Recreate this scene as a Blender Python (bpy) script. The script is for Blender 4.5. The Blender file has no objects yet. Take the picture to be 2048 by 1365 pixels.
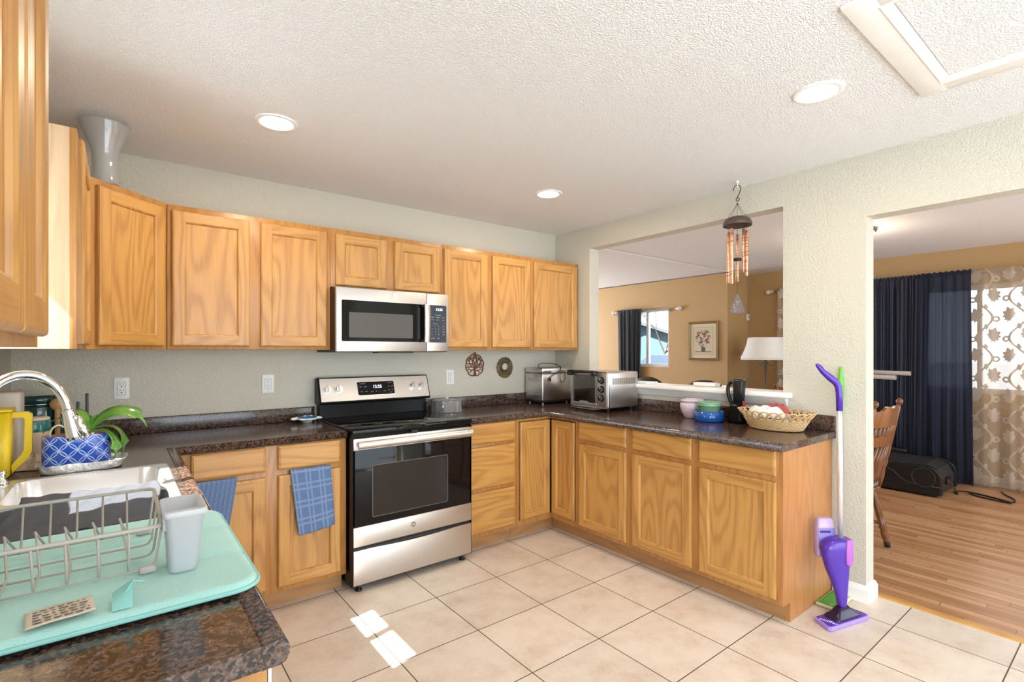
import bpy, bmesh, math, random
from mathutils import Vector, Matrix, Euler
random.seed(7)
S = bpy.context.scene
C = S.collection
PI = math.pi

# ------------------------------------------------------------------ camera
cam = bpy.data.cameras.new('camera'); camo = bpy.data.objects.new('camera', cam); C.objects.link(camo)
YAW = 0.9091
camo.location = (0, 0, 1.372)
camo.rotation_euler = (PI/2, 0, YAW - PI/2)
cam.sensor_width = 36; cam.sensor_fit = 'HORIZONTAL'
cam.lens = 36*1008.1/2048
cam.shift_y = 19.4/2048
cam.clip_start = 0.02; cam.clip_end = 300
S.camera = camo

# ------------------------------------------------------------------ world, sun, exposure
W = bpy.data.worlds.new('sky'); S.world = W; W.use_nodes = True
bgn = W.node_tree.nodes['Background']
bgn.inputs[0].default_value = (0.80, 0.90, 1.0, 1); bgn.inputs[1].default_value = 3.6
S.view_settings.view_transform = 'Standard'; S.view_settings.look = 'None'
S.view_settings.gamma = 1; S.view_settings.use_curve_mapping = False
S.view_settings.exposure = 0.30
S.cycles.use_denoising = True
S.cycles.max_bounces = 10; S.cycles.diffuse_bounces = 6; S.cycles.glossy_bounces = 5
S.cycles.transmission_bounces = 8; S.cycles.transparent_max_bounces = 12
S.cycles.caustics_reflective = True; S.cycles.caustics_refractive = False
S.cycles.sample_clamp_indirect = 60.0
SUNDIR = Vector((1, .24, -1.26)).normalized()
sl = bpy.data.lights.new('sun', 'SUN'); sl.energy = 55; sl.angle = .0093; sl.color = (1, .98, .95)
so = bpy.data.objects.new('sun', sl); C.objects.link(so); so.rotation_euler = SUNDIR.to_track_quat('-Z', 'Y').to_euler(); so.location = (-6, 0, 8)

def area(name, loc, dirv, sx, sy, power, col=(1, 1, 1), spread=PI):
    l = bpy.data.lights.new(name, 'AREA'); l.shape = 'RECTANGLE'; l.size = sx; l.size_y = sy
    l.energy = power; l.color = col; l.spread = spread
    o = bpy.data.objects.new(name, l); C.objects.link(o); o.location = loc
    o.rotation_euler = Vector(dirv).to_track_quat('-Z', 'Z').to_euler()
    return o
# sky light at the sink window; the other four are added fills out of view
area('rear_fill', (1.5, -2.63, 1.25), (0, 1, 0), 2.6, 2.1, 22, (.76, .88, 1))  # added fill behind the camera, set in an invented opening
area('side_fill', (-.47, -1.45, 1.2), (1, .12, 0), 1.8, 2.0, 36, (.80, .90, 1))  # added fill from the left, brightens the right wall; no door there
area('sink_window_daylight', (-.60, 1.91, 1.67), (1, 0, -.1), .60, .60, 7, (.93, .97, 1))
area('south_fill', (5.0, -1.47, 1.35), (0, 1, 0), 2.6, 1.8, 7, (.88, .94, 1))  # added fill for the living room from its unseen south side
area('north_fill', (4.9, 6.96, 1.4), (0, -1, 0), 2.4, 1.6, 42, (.90, .95, 1))  # added fill for the living room from its unseen north side

# ------------------------------------------------------------------ geometry helpers
class MB:
    def __init__(s): s.bm = bmesh.new(); s.mi = 0
    def face(s, pts, mi=None, smooth=False):
        vs = [s.bm.verts.new(p) for p in pts]
        f = s.bm.faces.new(vs); f.material_index = s.mi if mi is None else mi; f.smooth = smooth
        return f
    def box(s, x0, x1, y0, y1, z0, z1, bev=0, mi=None, seg=2):
        t = bmesh.new(); bmesh.ops.create_cube(t, size=1)
        bmesh.ops.scale(t, vec=(x1-x0, y1-y0, z1-z0), verts=t.verts)
        bmesh.ops.translate(t, vec=((x0+x1)/2, (y0+y1)/2, (z0+z1)/2), verts=t.verts)
        if bev > 0: bmesh.ops.bevel(t, geom=list(t.edges), offset=bev, segments=seg, profile=.5, affect='EDGES')
        s.merge(t, mi, bev > 0); return s
    def merge(s, t, mi=None, smooth=False, M=None):
        m = s.mi if mi is None else mi
        vm = {}
        for v in t.verts: vm[v] = s.bm.verts.new(M @ v.co if M else v.co)
        for f in t.faces:
            try:
                g = s.bm.faces.new([vm[v] for v in f.verts]); g.material_index = m; g.smooth = smooth or f.smooth
            except ValueError: pass
        t.free()
    def xform(s, M):
        bmesh.ops.transform(s.bm, matrix=M, verts=s.bm.verts); return s
    def rings(s, rings, closed=True, cap0=False, cap1=False, mi=None, smooth=True):
        m = s.mi if mi is None else mi
        R = [[s.bm.verts.new(p) for p in r] for r in rings]
        n = len(R[0])
        for a, b in zip(R, R[1:]):
            for i in range(n if closed else n-1):
                j = (i+1) % n
                try:
                    f = s.bm.faces.new([a[i], a[j], b[j], b[i]]); f.material_index = m; f.smooth = smooth
                except ValueError: pass
        for c, r in ((cap0, R[0]), (cap1, R[-1])):
            if c:
                f = s.bm.faces.new(r[::-1] if r is R[0] else r); f.material_index = m
        return s
    def lathe(s, prof, c=(0, 0, 0), n=32, mi=None, sx=1, sy=1, cap0=False, cap1=False):
        return s.rings([[(c[0]+r*sx*math.cos(2*PI*i/n), c[1]+r*sy*math.sin(2*PI*i/n), c[2]+z) for i in range(n)] for r, z in prof], True, cap0, cap1, mi)
    def cyl(s, a, b, r, r2=None, n=20, mi=None, cap=True):
        a = Vector(a); b = Vector(b); d = (b-a).normalized(); q = d.to_track_quat('Z', 'Y')
        r2 = r if r2 is None else r2
        rg = [[p + q @ Vector((rr*math.cos(2*PI*i/n), rr*math.sin(2*PI*i/n), 0)) for i in range(n)] for p, rr in ((a, r), (b, r2))]
        s.rings(rg, True, False, False, mi)
        if cap:
            m = s.mi if mi is None else mi
            for r_, rev in ((rg[0], True), (rg[1], False)):
                f = s.bm.faces.new([s.bm.verts.new(p) for p in (r_[::-1] if rev else r_)]); f.material_index = m
        return s
    def tube(s, pts, r, n=8, mi=None, closed=False, cap=True):
        P = [Vector(p) for p in pts]; N = len(P); rs = r if isinstance(r, (list, tuple)) else [r]*N
        rg = []; prev = None
        for i, p in enumerate(P):
            if closed: d = P[(i+1) % N]-P[i-1]
            else: d = P[min(i+1, N-1)]-P[max(i-1, 0)]
            d = d.normalized() if d.length > 1e-9 else Vector((0, 0, 1))
            if prev is None:
                u = d.orthogonal().normalized()
            else:
                u = prev - d*prev.dot(d)
                u = u.normalized() if u.length > 1e-6 else d.orthogonal().normalized()
            prev = u; w = d.cross(u)
            rg.append([p + (u*math.cos(2*PI*k/n)+w*math.sin(2*PI*k/n))*rs[i] for k in range(n)])
        if closed: rg.append(rg[0])
        s.rings(rg, True, cap and not closed, cap and not closed, mi)
        return s
    def prism(s, poly, axis, lo, hi, mi=None, smooth=False):
        def P(a, b, h): return {'x': (h, a, b), 'y': (a, h, b), 'z': (a, b, h)}[axis]
        m = s.mi if mi is None else mi
        A = [s.bm.verts.new(P(a, b, lo)) for a, b in poly]; B = [s.bm.verts.new(P(a, b, hi)) for a, b in poly]
        n = len(poly)
        for i in range(n):
            f = s.bm.faces.new([A[i], A[(i+1) % n], B[(i+1) % n], B[i]]); f.material_index = m; f.smooth = smooth
        for q in (A[::-1], B):
            f = s.bm.faces.new(q); f.material_index = m
        return s
    def grid(s, fn, nu, nv, mi=None, closed_u=False):
        m = s.mi if mi is None else mi
        V = [[s.bm.verts.new(fn(i/nu, j/nv)) for j in range(nv+1)] for i in range(nu+(0 if closed_u else 1))]
        L = len(V)
        for i in range(nu):
            for j in range(nv):
                f = s.bm.faces.new([V[i % L][j], V[(i+1) % L][j], V[(i+1) % L][j+1], V[i % L][j+1]]); f.material_index = m; f.smooth = True
        return s
    def ball(s, c, r, n=16, mi=None, sc=(1, 1, 1)):
        t = bmesh.new(); bmesh.ops.create_uvsphere(t, u_segments=n, v_segments=max(6, n//2), radius=r)
        bmesh.ops.scale(t, vec=sc, verts=t.verts); bmesh.ops.translate(t, vec=c, verts=t.verts)
        s.merge(t, mi, True); return s
    def text(s, body, size, M, ext=.0004, mi=None, align='CENTER'):
        cu = bpy.data.curves.new('t', 'FONT'); cu.body = body; cu.size = size; cu.extrude = ext
        cu.align_x = align; cu.align_y = 'CENTER'; cu.resolution_u = 3
        o = bpy.data.objects.new('t', cu); C.objects.link(o)
        dg = bpy.context.evaluated_depsgraph_get(); me = bpy.data.meshes.new_from_object(o.evaluated_get(dg))
        t = bmesh.new(); t.from_mesh(me); bpy.data.meshes.remove(me); bpy.data.objects.remove(o); bpy.data.curves.remove(cu)
        s.merge(t, mi, False, M); return s
    def build(s, name, mats, parent=None, loc=None, rot=None, norm=True):
        if norm: bmesh.ops.recalc_face_normals(s.bm, faces=s.bm.faces)
        me = bpy.data.meshes.new(name); s.bm.to_mesh(me); s.bm.free()
        for m in (mats if isinstance(mats, (list, tuple)) else [mats]): me.materials.append(m)
        o = bpy.data.objects.new(name, me); C.objects.link(o)
        if parent: o.parent = parent
        if loc: o.location = loc
        if rot: o.rotation_euler = rot
        return o
def bevel(o, w=.003, seg=2):
    m = o.modifiers.new('b', 'BEVEL'); m.width = w; m.segments = seg; m.limit_method = 'ANGLE'; m.angle_limit = .6
    return o
def solid(o, t=.003):
    m = o.modifiers.new('s', 'SOLIDIFY'); m.thickness = t; m.offset = 0; return o
def tag(o, label, cat, group=None):
    o['label'] = label; o['category'] = cat
    if group: o['group'] = group
    return o
def thing(name, label, cat, loc=(0, 0, 0), rz=0, group=None):
    o = bpy.data.objects.new(name, None); C.objects.link(o); o.location = loc; o.rotation_euler = (0, 0, rz)
    o.empty_display_size = .05
    return tag(o, label, cat, group)
def struct(o): o['kind'] = 'structure'; return o
def FR(x, y, z):           # text frame on a face looking along -Y: text x -> +X, text y -> +Z
    return Matrix.Translation((x, y, z)) @ Matrix.Rotation(PI/2, 4, 'X')
def smooth(P, k=6):
    P = [Vector(p) for p in P]; o = []
    for i in range(len(P)-1):
        a, b, c, d = P[max(i-1, 0)], P[i], P[i+1], P[min(i+2, len(P)-1)]
        for q in range(k):
            t = q/k; o.append(tuple(.5*((2*b)+(c-a)*t+(2*a-5*b+4*c-d)*t*t+(3*b-a-3*c+d)*t**3)))
    return o+[tuple(P[-1])]
def rrect(x0, x1, y0, y1, r, n=6):
    o = []
    for cx, cy, a in ((x1-r, y1-r, 0), (x0+r, y1-r, PI/2), (x0+r, y0+r, PI), (x1-r, y0+r, 1.5*PI)):
        for k in range(n+1):
            t = a+PI/2*k/n; o.append((cx+r*math.cos(t), cy+r*math.sin(t)))
    return o
def arc(c, r, a0, a1, n, ax='xz'):
    o = []
    for k in range(n+1):
        t = a0+(a1-a0)*k/n; p = (r*math.cos(t), r*math.sin(t))
        o.append({'xz': (c[0]+p[0], c[1], c[2]+p[1]), 'yz': (c[0], c[1]+p[0], c[2]+p[1]), 'xy': (c[0]+p[0], c[1]+p[1], c[2])}[ax])
    return o

# ------------------------------------------------------------------ materials
def new_mat(name):
    m = bpy.data.materials.new(name); m.use_nodes = True
    nt = m.node_tree; b = nt.nodes['Principled BSDF']
    return m, nt, b
def N(nt, t, **kw):
    n = nt.nodes.new(t)
    for k, v in kw.items():
        if k.startswith('i_'):
            key = k[2:]; key = int(key) if key.isdigit() else key
            n.inputs[key].default_value = v
        else: setattr(n, k, v)
    return n
def L(nt, a, b): nt.links.new(a, b)
def ramp(nt, stops, interp='LINEAR'):
    r = nt.nodes.new('ShaderNodeValToRGB'); e = r.color_ramp.elements; r.color_ramp.interpolation = interp
    while len(e) > 1: e.remove(e[-1])
    e[0].position, e[0].color = stops[0][0], (*stops[0][1], 1)
    for p, c in stops[1:]:
        x = e.new(p); x.color = (*c, 1)
    return r
def mat(name, col, rough=.5, metal=0, spec=.5, trans=0, ior=1.45, emit=None, es=1, alpha=1, coat=0, bump=None, sheen=0, mottled=0, sss=0):
    m, nt, b = new_mat(name); I = b.inputs
    I['Base Color'].default_value = (*col, 1); I['Roughness'].default_value = rough; I['Metallic'].default_value = metal
    I['Specular IOR Level'].default_value = spec; I['Transmission Weight'].default_value = trans; I['IOR'].default_value = ior
    I['Alpha'].default_value = alpha; I['Coat Weight'].default_value = coat; I['Sheen Weight'].default_value = sheen
    if emit: I['Emission Color'].default_value = (*emit, 1); I['Emission Strength'].default_value = es
    tc = N(nt, 'ShaderNodeTexCoord')
    n = N(nt, 'ShaderNodeTexNoise', i_Scale=(bump[0] if bump else 14.0), i_Detail=3.0); L(nt, tc.outputs['Object'], n.inputs['Vector'])
    if bump:
        bp = N(nt, 'ShaderNodeBump', i_Strength=bump[1], i_Distance=bump[2]); L(nt, n.outputs[0], bp.inputs['Height']); L(nt, bp.outputs[0], I['Normal'])
    mt = mottled or .04
    mx = N(nt, 'ShaderNodeMix', data_type='RGBA'); mx.inputs[6].default_value = (*[c*(1-mt) for c in col], 1); mx.inputs[7].default_value = (*[min(1, c*(1+mt)) for c in col], 1)
    L(nt, n.outputs[0], mx.inputs[0]); L(nt, mx.outputs[2], I['Base Color'])
    return m
def oak(name, axis, light=(.57, .300, .082), dark=(.31, .130, .030), rough=.36):
    m, nt, b = new_mat(name)
    tc = N(nt, 'ShaderNodeTexCoord'); oi = N(nt, 'ShaderNodeObjectInfo')
    mul = N(nt, 'ShaderNodeVectorMath', operation='SCALE'); cmb = N(nt, 'ShaderNodeCombineXYZ')
    for k in range(3): L(nt, oi.outputs['Random'], cmb.inputs[k])
    L(nt, cmb.outputs[0], mul.inputs[0]); mul.inputs['Scale'].default_value = 9.0
    add = N(nt, 'ShaderNodeVectorMath', operation='ADD'); L(nt, tc.outputs['Object'], add.inputs[0]); L(nt, mul.outputs[0], add.inputs[1])
    def mp(along, across):
        s = [across]*3; s['xyz'.index(axis)] = along
        q = N(nt, 'ShaderNodeMapping'); q.inputs['Scale'].default_value = s; L(nt, add.outputs[0], q.inputs[0]); return q
    m1 = mp(.75, 5.5); n1 = N(nt, 'ShaderNodeTexNoise', i_Scale=1.0, i_Detail=1.5, i_Roughness=.4); L(nt, m1.outputs[0], n1.inputs['Vector'])
    k = N(nt, 'ShaderNodeMath', operation='MULTIPLY', i_1=75.0); L(nt, n1.outputs[0], k.inputs[0])
    sn = N(nt, 'ShaderNodeMath', operation='SINE'); L(nt, k.outputs[0], sn.inputs[0])
    r1 = ramp(nt, [(.0, (0, 0, 0)), (.5, (.2, .2, .2)), (1, (1, 1, 1))])
    ma = N(nt, 'ShaderNodeMath', operation='MULTIPLY_ADD', i_1=.5, i_2=.5); L(nt, sn.outputs[0], ma.inputs[0]); L(nt, ma.outputs[0], r1.inputs[0])
    m2 = mp(7, 230); n2 = N(nt, 'ShaderNodeTexNoise', i_Scale=1.0, i_Detail=2.0); L(nt, m2.outputs[0], n2.inputs['Vector'])
    r2 = ramp(nt, [(.42, (0, 0, 0)), (.62, (1, 1, 1))]); L(nt, n2.outputs[0], r2.inputs[0])
    m3 = mp(.6, 2.2); n3 = N(nt, 'ShaderNodeTexNoise', i_Scale=1.0, i_Detail=2.0); L(nt, m3.outputs[0], n3.inputs['Vector'])
    s1 = N(nt, 'ShaderNodeMath', operation='MULTIPLY', i_1=.42); L(nt, r1.outputs[0], s1.inputs[0])
    s2 = N(nt, 'ShaderNodeMath', operation='MULTIPLY_ADD', i_1=.20); L(nt, r2.outputs[0], s2.inputs[0]); L(nt, s1.outputs[0], s2.inputs[2])
    s3 = N(nt, 'ShaderNodeMath', operation='MULTIPLY_ADD', i_1=.45); L(nt, n3.outputs[0], s3.inputs[0]); L(nt, s2.outputs[0], s3.inputs[2])
    s4 = N(nt, 'ShaderNodeMath', operation='SUBTRACT', i_1=.15, use_clamp=True); L(nt, s3.outputs[0], s4.inputs[0])
    mx = N(nt, 'ShaderNodeMix', data_type='RGBA'); mx.inputs[6].default_value = (*light, 1); mx.inputs[7].default_value = (*dark, 1)
    L(nt, s4.outputs[0], mx.inputs[0]); L(nt, mx.outputs[2], b.inputs['Base Color'])
    b.inputs['Roughness'].default_value = rough; b.inputs['Coat Weight'].default_value = .15; b.inputs['Coat Roughness'].default_value = .25
    bp = N(nt, 'ShaderNodeBump', i_Strength=.08, i_Distance=.001); L(nt, r2.outputs[0], bp.inputs['Height']); L(nt, bp.outputs[0], b.inputs['Normal'])
    return m
OAKV = oak('oak_vertical', 'z'); OAKF = oak('oak_face_frame', 'z', (.48, .230, .060), (.29, .118, .028)); OAKX = oak('oak_horizontal', 'x'); OAKY = oak('oak_depth', 'y')
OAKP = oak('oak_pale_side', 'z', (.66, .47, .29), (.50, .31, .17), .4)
OAKD = oak('oak_toe_kick', 'x', (.46, .245, .10), (.30, .145, .055), .45)
CHAIRW = oak('chair_wood', 'z', (.21, .075, .022), (.11, .034, .010), .25)

def granite():
    m, nt, b = new_mat('granite_laminate'); tc = N(nt, 'ShaderNodeTexCoord')
    mp = N(nt, 'ShaderNodeMapping'); mp.inputs['Scale'].default_value = (1, 1, 1); mp.inputs['Rotation'].default_value = (.4, .3, .5); L(nt, tc.outputs['Object'], mp.inputs[0])
    n0 = N(nt, 'ShaderNodeTexNoise', i_Scale=38.0, i_Detail=3.0); L(nt, mp.outputs[0], n0.inputs['Vector'])
    v = N(nt, 'ShaderNodeTexVoronoi', i_Scale=170.0); 
    ad = N(nt, 'ShaderNodeMix', data_type='RGBA', blend_type='ADD'); ad.inputs[0].default_value = .02; L(nt, mp.outputs[0], ad.inputs[6]); L(nt, n0.outputs[1], ad.inputs[7]); L(nt, ad.outputs[2], v.inputs['Vector'])
    n1 = N(nt, 'ShaderNodeTexNoise', i_Scale=60.0, i_Detail=5.0, i_Roughness=.65); L(nt, mp.outputs[0], n1.inputs['Vector'])
    sp = N(nt, 'ShaderNodeSeparateColor'); L(nt, v.outputs['Color'], sp.inputs[0])
    mx = N(nt, 'ShaderNodeMath', operation='MULTIPLY_ADD', i_1=.42); L(nt, sp.outputs[0], mx.inputs[0])
    k = N(nt, 'ShaderNodeMath', operation='MULTIPLY', i_1=.62); L(nt, n1.outputs[0], k.inputs[0]); L(nt, k.outputs[0], mx.inputs[2])
    r = ramp(nt, [(.28, (.008, .007, .007)), (.42, (.030, .020, .016)), (.52, (.085, .042, .027)), (.60, (.145, .078, .052)), (.67, (.060, .048, .046)), (.75, (.17, .12, .10)), (.82, (.03, .027, .027))])
    L(nt, mx.outputs[0], r.inputs[0]); L(nt, r.outputs[0], b.inputs['Base Color'])
    b.inputs['Roughness'].default_value = .14; b.inputs['Specular IOR Level'].default_value = .55
    return m
GRANITE = granite()
def tile():
    m, nt, b = new_mat('beige_tile'); tc = N(nt, 'ShaderNodeTexCoord')
    mp = N(nt, 'ShaderNodeMapping'); T = .4136; mp.inputs['Location'].default_value = (-1.3876/T, -2.4664/T, 0); mp.inputs['Scale'].default_value = (1/T, 1/T, 0); mp.vector_type = 'POINT'
    L(nt, tc.outputs['Object'], mp.inputs[0])
    br = N(nt, 'ShaderNodeTexBrick', offset=0, squash=1, i_Scale=1.0); br.inputs['Mortar Size'].default_value = .0065; br.inputs['Mortar Smooth'].default_value = .1
    br.inputs['Brick Width'].default_value = 1; br.inputs['Row Height'].default_value = 1; br.inputs['Bias'].default_value = 0
    br.inputs['Color1'].default_value = (0, 0, 0, 1); br.inputs['Color2'].default_value = (1, 1, 1, 1)
    L(nt, mp.outputs[0], br.inputs['Vector'])
    n = N(nt, 'ShaderNodeTexNoise', i_Scale=5.0, i_Detail=8.0, i_Roughness=.68); L(nt, tc.outputs['Object'], n.inputs['Vector'])
    n2 = N(nt, 'ShaderNodeTexNoise', i_Scale=60.0, i_Detail=3.0); L(nt, tc.outputs['Object'], n2.inputs['Vector'])
    a = N(nt, 'ShaderNodeMath', operation='MULTIPLY_ADD', i_1=.18); L(nt, n2.outputs[0], a.inputs[0]); L(nt, n.outputs[0], a.inputs[2])
    r = ramp(nt, [(.38, (.585, .465, .36)), (.54, (.685, .58, .475)), (.68, (.74, .65, .55))]); L(nt, a.outputs[0], r.inputs[0])
    tv = N(nt, 'ShaderNodeMix', data_type='RGBA', blend_type='MULTIPLY'); tv.inputs[0].default_value = .10
    L(nt, r.outputs[0], tv.inputs[6]); L(nt, br.outputs['Color'], tv.inputs[7])
    mx = N(nt, 'ShaderNodeMix', data_type='RGBA'); L(nt, br.outputs['Fac'], mx.inputs[0]); L(nt, tv.outputs[2], mx.inputs[6]); mx.inputs[7].default_value = (.10, .07, .05, 1)
    L(nt, mx.outputs[2], b.inputs['Base Color'])
    rr = N(nt, 'ShaderNodeMath', operation='MULTIPLY_ADD', i_1=.5, i_2=.34); L(nt, br.outputs['Fac'], rr.inputs[0]); L(nt, rr.outputs[0], b.inputs['Roughness'])
    h = N(nt, 'ShaderNodeMath', operation='MULTIPLY_ADD', i_1=-1.0, i_2=1.0); L(nt, br.outputs['Fac'], h.inputs[0])
    bp = N(nt, 'ShaderNodeBump', i_Strength=.4, i_Distance=.002); L(nt, h.outputs[0], bp.inputs['Height']); L(nt, bp.outputs[0], b.inputs['Normal'])
    return m
TILE = tile()
def planks():
    m, nt, b = new_mat('oak_plank_floor'); tc = N(nt, 'ShaderNodeTexCoord'); sp = N(nt, 'ShaderNodeSeparateXYZ'); L(nt, tc.outputs['Object'], sp.inputs[0])
    def M(op, a, b_=None, c_=None):
        n = N(nt, 'ShaderNodeMath', operation=op)
        for k, v in enumerate((a, b_, c_)):
            if v is None: continue
            if isinstance(v, (int, float)): n.inputs[k].default_value = v
            else: L(nt, v, n.inputs[k])
        return n.outputs[0]
    u = M('MULTIPLY', sp.outputs[0], 1/.057); row = M('FLOOR', u); fu = M('FRACT', u)
    w1 = N(nt, 'ShaderNodeTexWhiteNoise', noise_dimensions='1D'); L(nt, row, w1.inputs['W'])
    v = M('ADD', M('MULTIPLY', sp.outputs[1], 1/.85), M('MULTIPLY', w1.outputs[0], 7.3)); col = M('FLOOR', v); fv = M('FRACT', v)
    cb = N(nt, 'ShaderNodeCombineXYZ'); L(nt, row, cb.inputs[0]); L(nt, col, cb.inputs[1])
    w2 = N(nt, 'ShaderNodeTexWhiteNoise', noise_dimensions='2D'); L(nt, cb.outputs[0], w2.inputs['Vector'])
    gap = M('MAXIMUM', M('LESS_THAN', M('MINIMUM', fu, M('SUBTRACT', 1.0, fu)), .018), M('LESS_THAN', M('MINIMUM', fv, M('SUBTRACT', 1.0, fv)), .0013))
    mp2 = N(nt, 'ShaderNodeMapping'); mp2.inputs['Scale'].default_value = (70, 2.4, 1); L(nt, tc.outputs['Object'], mp2.inputs[0])
    n = N(nt, 'ShaderNodeTexNoise', i_Scale=1.0, i_Detail=4.0, i_Roughness=.6); L(nt, mp2.outputs[0], n.inputs['Vector'])
    a = M('MULTIPLY_ADD', w2.outputs[0], .34, M('MULTIPLY', n.outputs[0], .68))
    r = ramp(nt, [(.18, (.24, .105, .038)), (.45, (.46, .235, .105)), (.75, (.60, .36, .19))]); L(nt, a, r.inputs[0])
    mx = N(nt, 'ShaderNodeMix', data_type='RGBA'); L(nt, gap, mx.inputs[0]); L(nt, r.outputs[0], mx.inputs[6]); mx.inputs[7].default_value = (.06, .025, .01, 1)
    L(nt, mx.outputs[2], b.inputs['Base Color']); b.inputs['Roughness'].default_value = .28
    bp = N(nt, 'ShaderNodeBump', i_Strength=.12, i_Distance=.002); L(nt, n.outputs[0], bp.inputs['Height']); L(nt, bp.outputs[0], b.inputs['Normal'])
    return m
PLANK = planks()
def plaster(name, col, scale, strength, rough=.55, dist=.004):
    m, nt, b = new_mat(name); tc = N(nt, 'ShaderNodeTexCoord')
    n = N(nt, 'ShaderNodeTexNoise', i_Scale=scale, i_Detail=2.5, i_Roughness=.5); L(nt, tc.outputs['Object'], n.inputs['Vector'])
    r = ramp(nt, [(.40, (0, 0, 0)), (.60, (1, 1, 1))]); L(nt, n.outputs[0], r.inputs[0])
    bp = N(nt, 'ShaderNodeBump', i_Strength=strength, i_Distance=dist); L(nt, r.outputs[0], bp.inputs['Height']); L(nt, bp.outputs[0], b.inputs['Normal'])
    b.inputs['Base Color'].default_value = (*col, 1); b.inputs['Roughness'].default_value = rough; b.inputs['Specular IOR Level'].default_value = .35
    return m
WALL = plaster('greige_plaster', (.61, .585, .49), 110, .6, .55, .003)
TAN = plaster('tan_plaster', (.50, .325, .150), 70, .4)
CEIL = plaster('white_plaster_ceiling', (.90, .905, .915), 150, .75, .6, .004)
WHITE = mat('white_trim', (.86, .85, .82), .35)
def steel(name, col=(.64, .62, .59), rough=.27, axis='x', var=.10, aniso=.0):
    m, nt, b = new_mat(name); tc = N(nt, 'ShaderNodeTexCoord'); s = [400]*3; s['xyz'.index(axis)] = 3
    mp = N(nt, 'ShaderNodeMapping'); mp.inputs['Scale'].default_value = s; L(nt, tc.outputs['Object'], mp.inputs[0])
    n = N(nt, 'ShaderNodeTexNoise', i_Scale=1.0, i_Detail=2.0); L(nt, mp.outputs[0], n.inputs['Vector'])
    a = N(nt, 'ShaderNodeMath', operation='MULTIPLY_ADD', i_1=var, i_2=rough-var/2); L(nt, n.outputs[0], a.inputs[0]); L(nt, a.outputs[0], b.inputs['Roughness'])
    b.inputs['Base Color'].default_value = (*col, 1); b.inputs['Metallic'].default_value = 1
    bp = N(nt, 'ShaderNodeBump', i_Strength=.03, i_Distance=.0005); L(nt, n.outputs[0], bp.inputs['Height']); L(nt, bp.outputs[0], b.inputs['Normal'])
    return m
STEEL = steel('brushed_steel', (.66, .63, .60), .38); STEELV = steel('brushed_steel_vertical', (.64, .62, .60), .34, axis='z'); SINKM = steel('sink_steel', (.78, .78, .78), .20, 'x', .06); SINKM.node_tree.nodes['Principled BSDF'].inputs['Metallic'].default_value = .72
CHROME = mat('chrome', (.80, .80, .80), .07, 1)
BLACK = mat('black_plastic', (.012, .012, .013), .35); BGLASS = mat('black_glass', (.006, .005, .005), .05, spec=.3)
GLOSSBLK = mat('black_enamel', (.006, .006, .006), .2, spec=.12)
WINGLASS = mat('oven_window', (.022, .016, .014), .08, spec=.35)
MWGLASS = mat('microwave_window', (.085, .080, .075), .16, spec=.5)
def clear(name, tint=(1, 1, 1), gl=.05, rough=.02, base=None, bw=0):
    m = bpy.data.materials.new(name); m.use_nodes = True; nt = m.node_tree; out = nt.nodes['Material Output']; nt.nodes.remove(nt.nodes['Principled BSDF'])
    t = N(nt, 'ShaderNodeBsdfTransparent'); t.inputs[0].default_value = (*tint, 1)
    g = N(nt, 'ShaderNodeBsdfGlossy', i_Roughness=rough); lw = N(nt, 'ShaderNodeLayerWeight', i_Blend=.25)
    f = N(nt, 'ShaderNodeMath', operation='MULTIPLY_ADD', i_1=.5, i_2=gl); L(nt, lw.outputs['Fresnel'], f.inputs[0])
    x = N(nt, 'ShaderNodeMixShader'); L(nt, f.outputs[0], x.inputs[0]); L(nt, t.outputs[0], x.inputs[1]); L(nt, g.outputs[0], x.inputs[2])
    o = x
    if base:
        d = N(nt, 'ShaderNodeBsdfDiffuse'); d.inputs[0].default_value = (*base, 1)
        tl = N(nt, 'ShaderNodeBsdfTranslucent'); tl.inputs[0].default_value = (*base, 1)
        dm = N(nt, 'ShaderNodeMixShader', i_0=.4); L(nt, d.outputs[0], dm.inputs[1]); L(nt, tl.outputs[0], dm.inputs[2])
        o = N(nt, 'ShaderNodeMixShader', i_0=bw); L(nt, x.outputs[0], o.inputs[1]); L(nt, dm.outputs[0], o.inputs[2])
    L(nt, o.outputs[0], out.inputs[0]); return m
GLASS = clear('window_glass', (.97, .98, .98), .02)
WHITEP = mat('white_plastic', (.84, .84, .82), .3)
MARK = mat('panel_marking', (.62, .62, .62), .5)
LED = mat('clock_digits', (.9, .95, 1), .5, emit=(.85, .93, 1), es=2.0)
DARKM = mat('dark_metal', (.05, .042, .038), .4, .6)
# ------------------------------------------------------------------ the room shell
XL, XR, TW, YB, ZC = -.42, 3.205, .115, 3.46, 2.445
XW = XR+TW
XE, XE2, YJ = 7.0, 6.42, 3.55            # living-room far wall, its nearer stretch, and the jog between them
YS, YK, YN = -1.5, -2.6, 7.0
st = lambda name, m, mats: struct(m.build(name, mats))
m = MB(); m.box(XL-.16, XW+.03, YK-.1, YB+.14, -.12, 0); st('floor', m, TILE)
m = MB(); m.box(XW+.031, XE+.2, YS-.1, YN+.1, -.12, 0); st('floor_living', m, PLANK)
m = MB(); m.prism([(XW+.016, 0), (XW+.062, 0), (XW+.058, .007), (XW+.02, .007)], 'y', -.3, .98); st('trim_1', m, oak('threshold_oak', 'y', (.62, .34, .09), (.45, .2, .05)))
m = MB(); m.box(XL-.16, XR+.05, YK-.1, YB+.14, ZC, ZC+.1); st('ceiling', m, CEIL)
m = MB(); m.box(XR+.05, XE+.2, YS-.1, YJ+.02, ZC, ZC+.1); m.box(XR+.05, XE2+.2, YJ+.02, YN+.1, ZC-.012, ZC+.1); st('ceiling_living', m, CEIL)
WY0, WY1, WZ0, WZ1 = 1.655, 2.265, 1.33, 2.03
m = MB()
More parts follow.
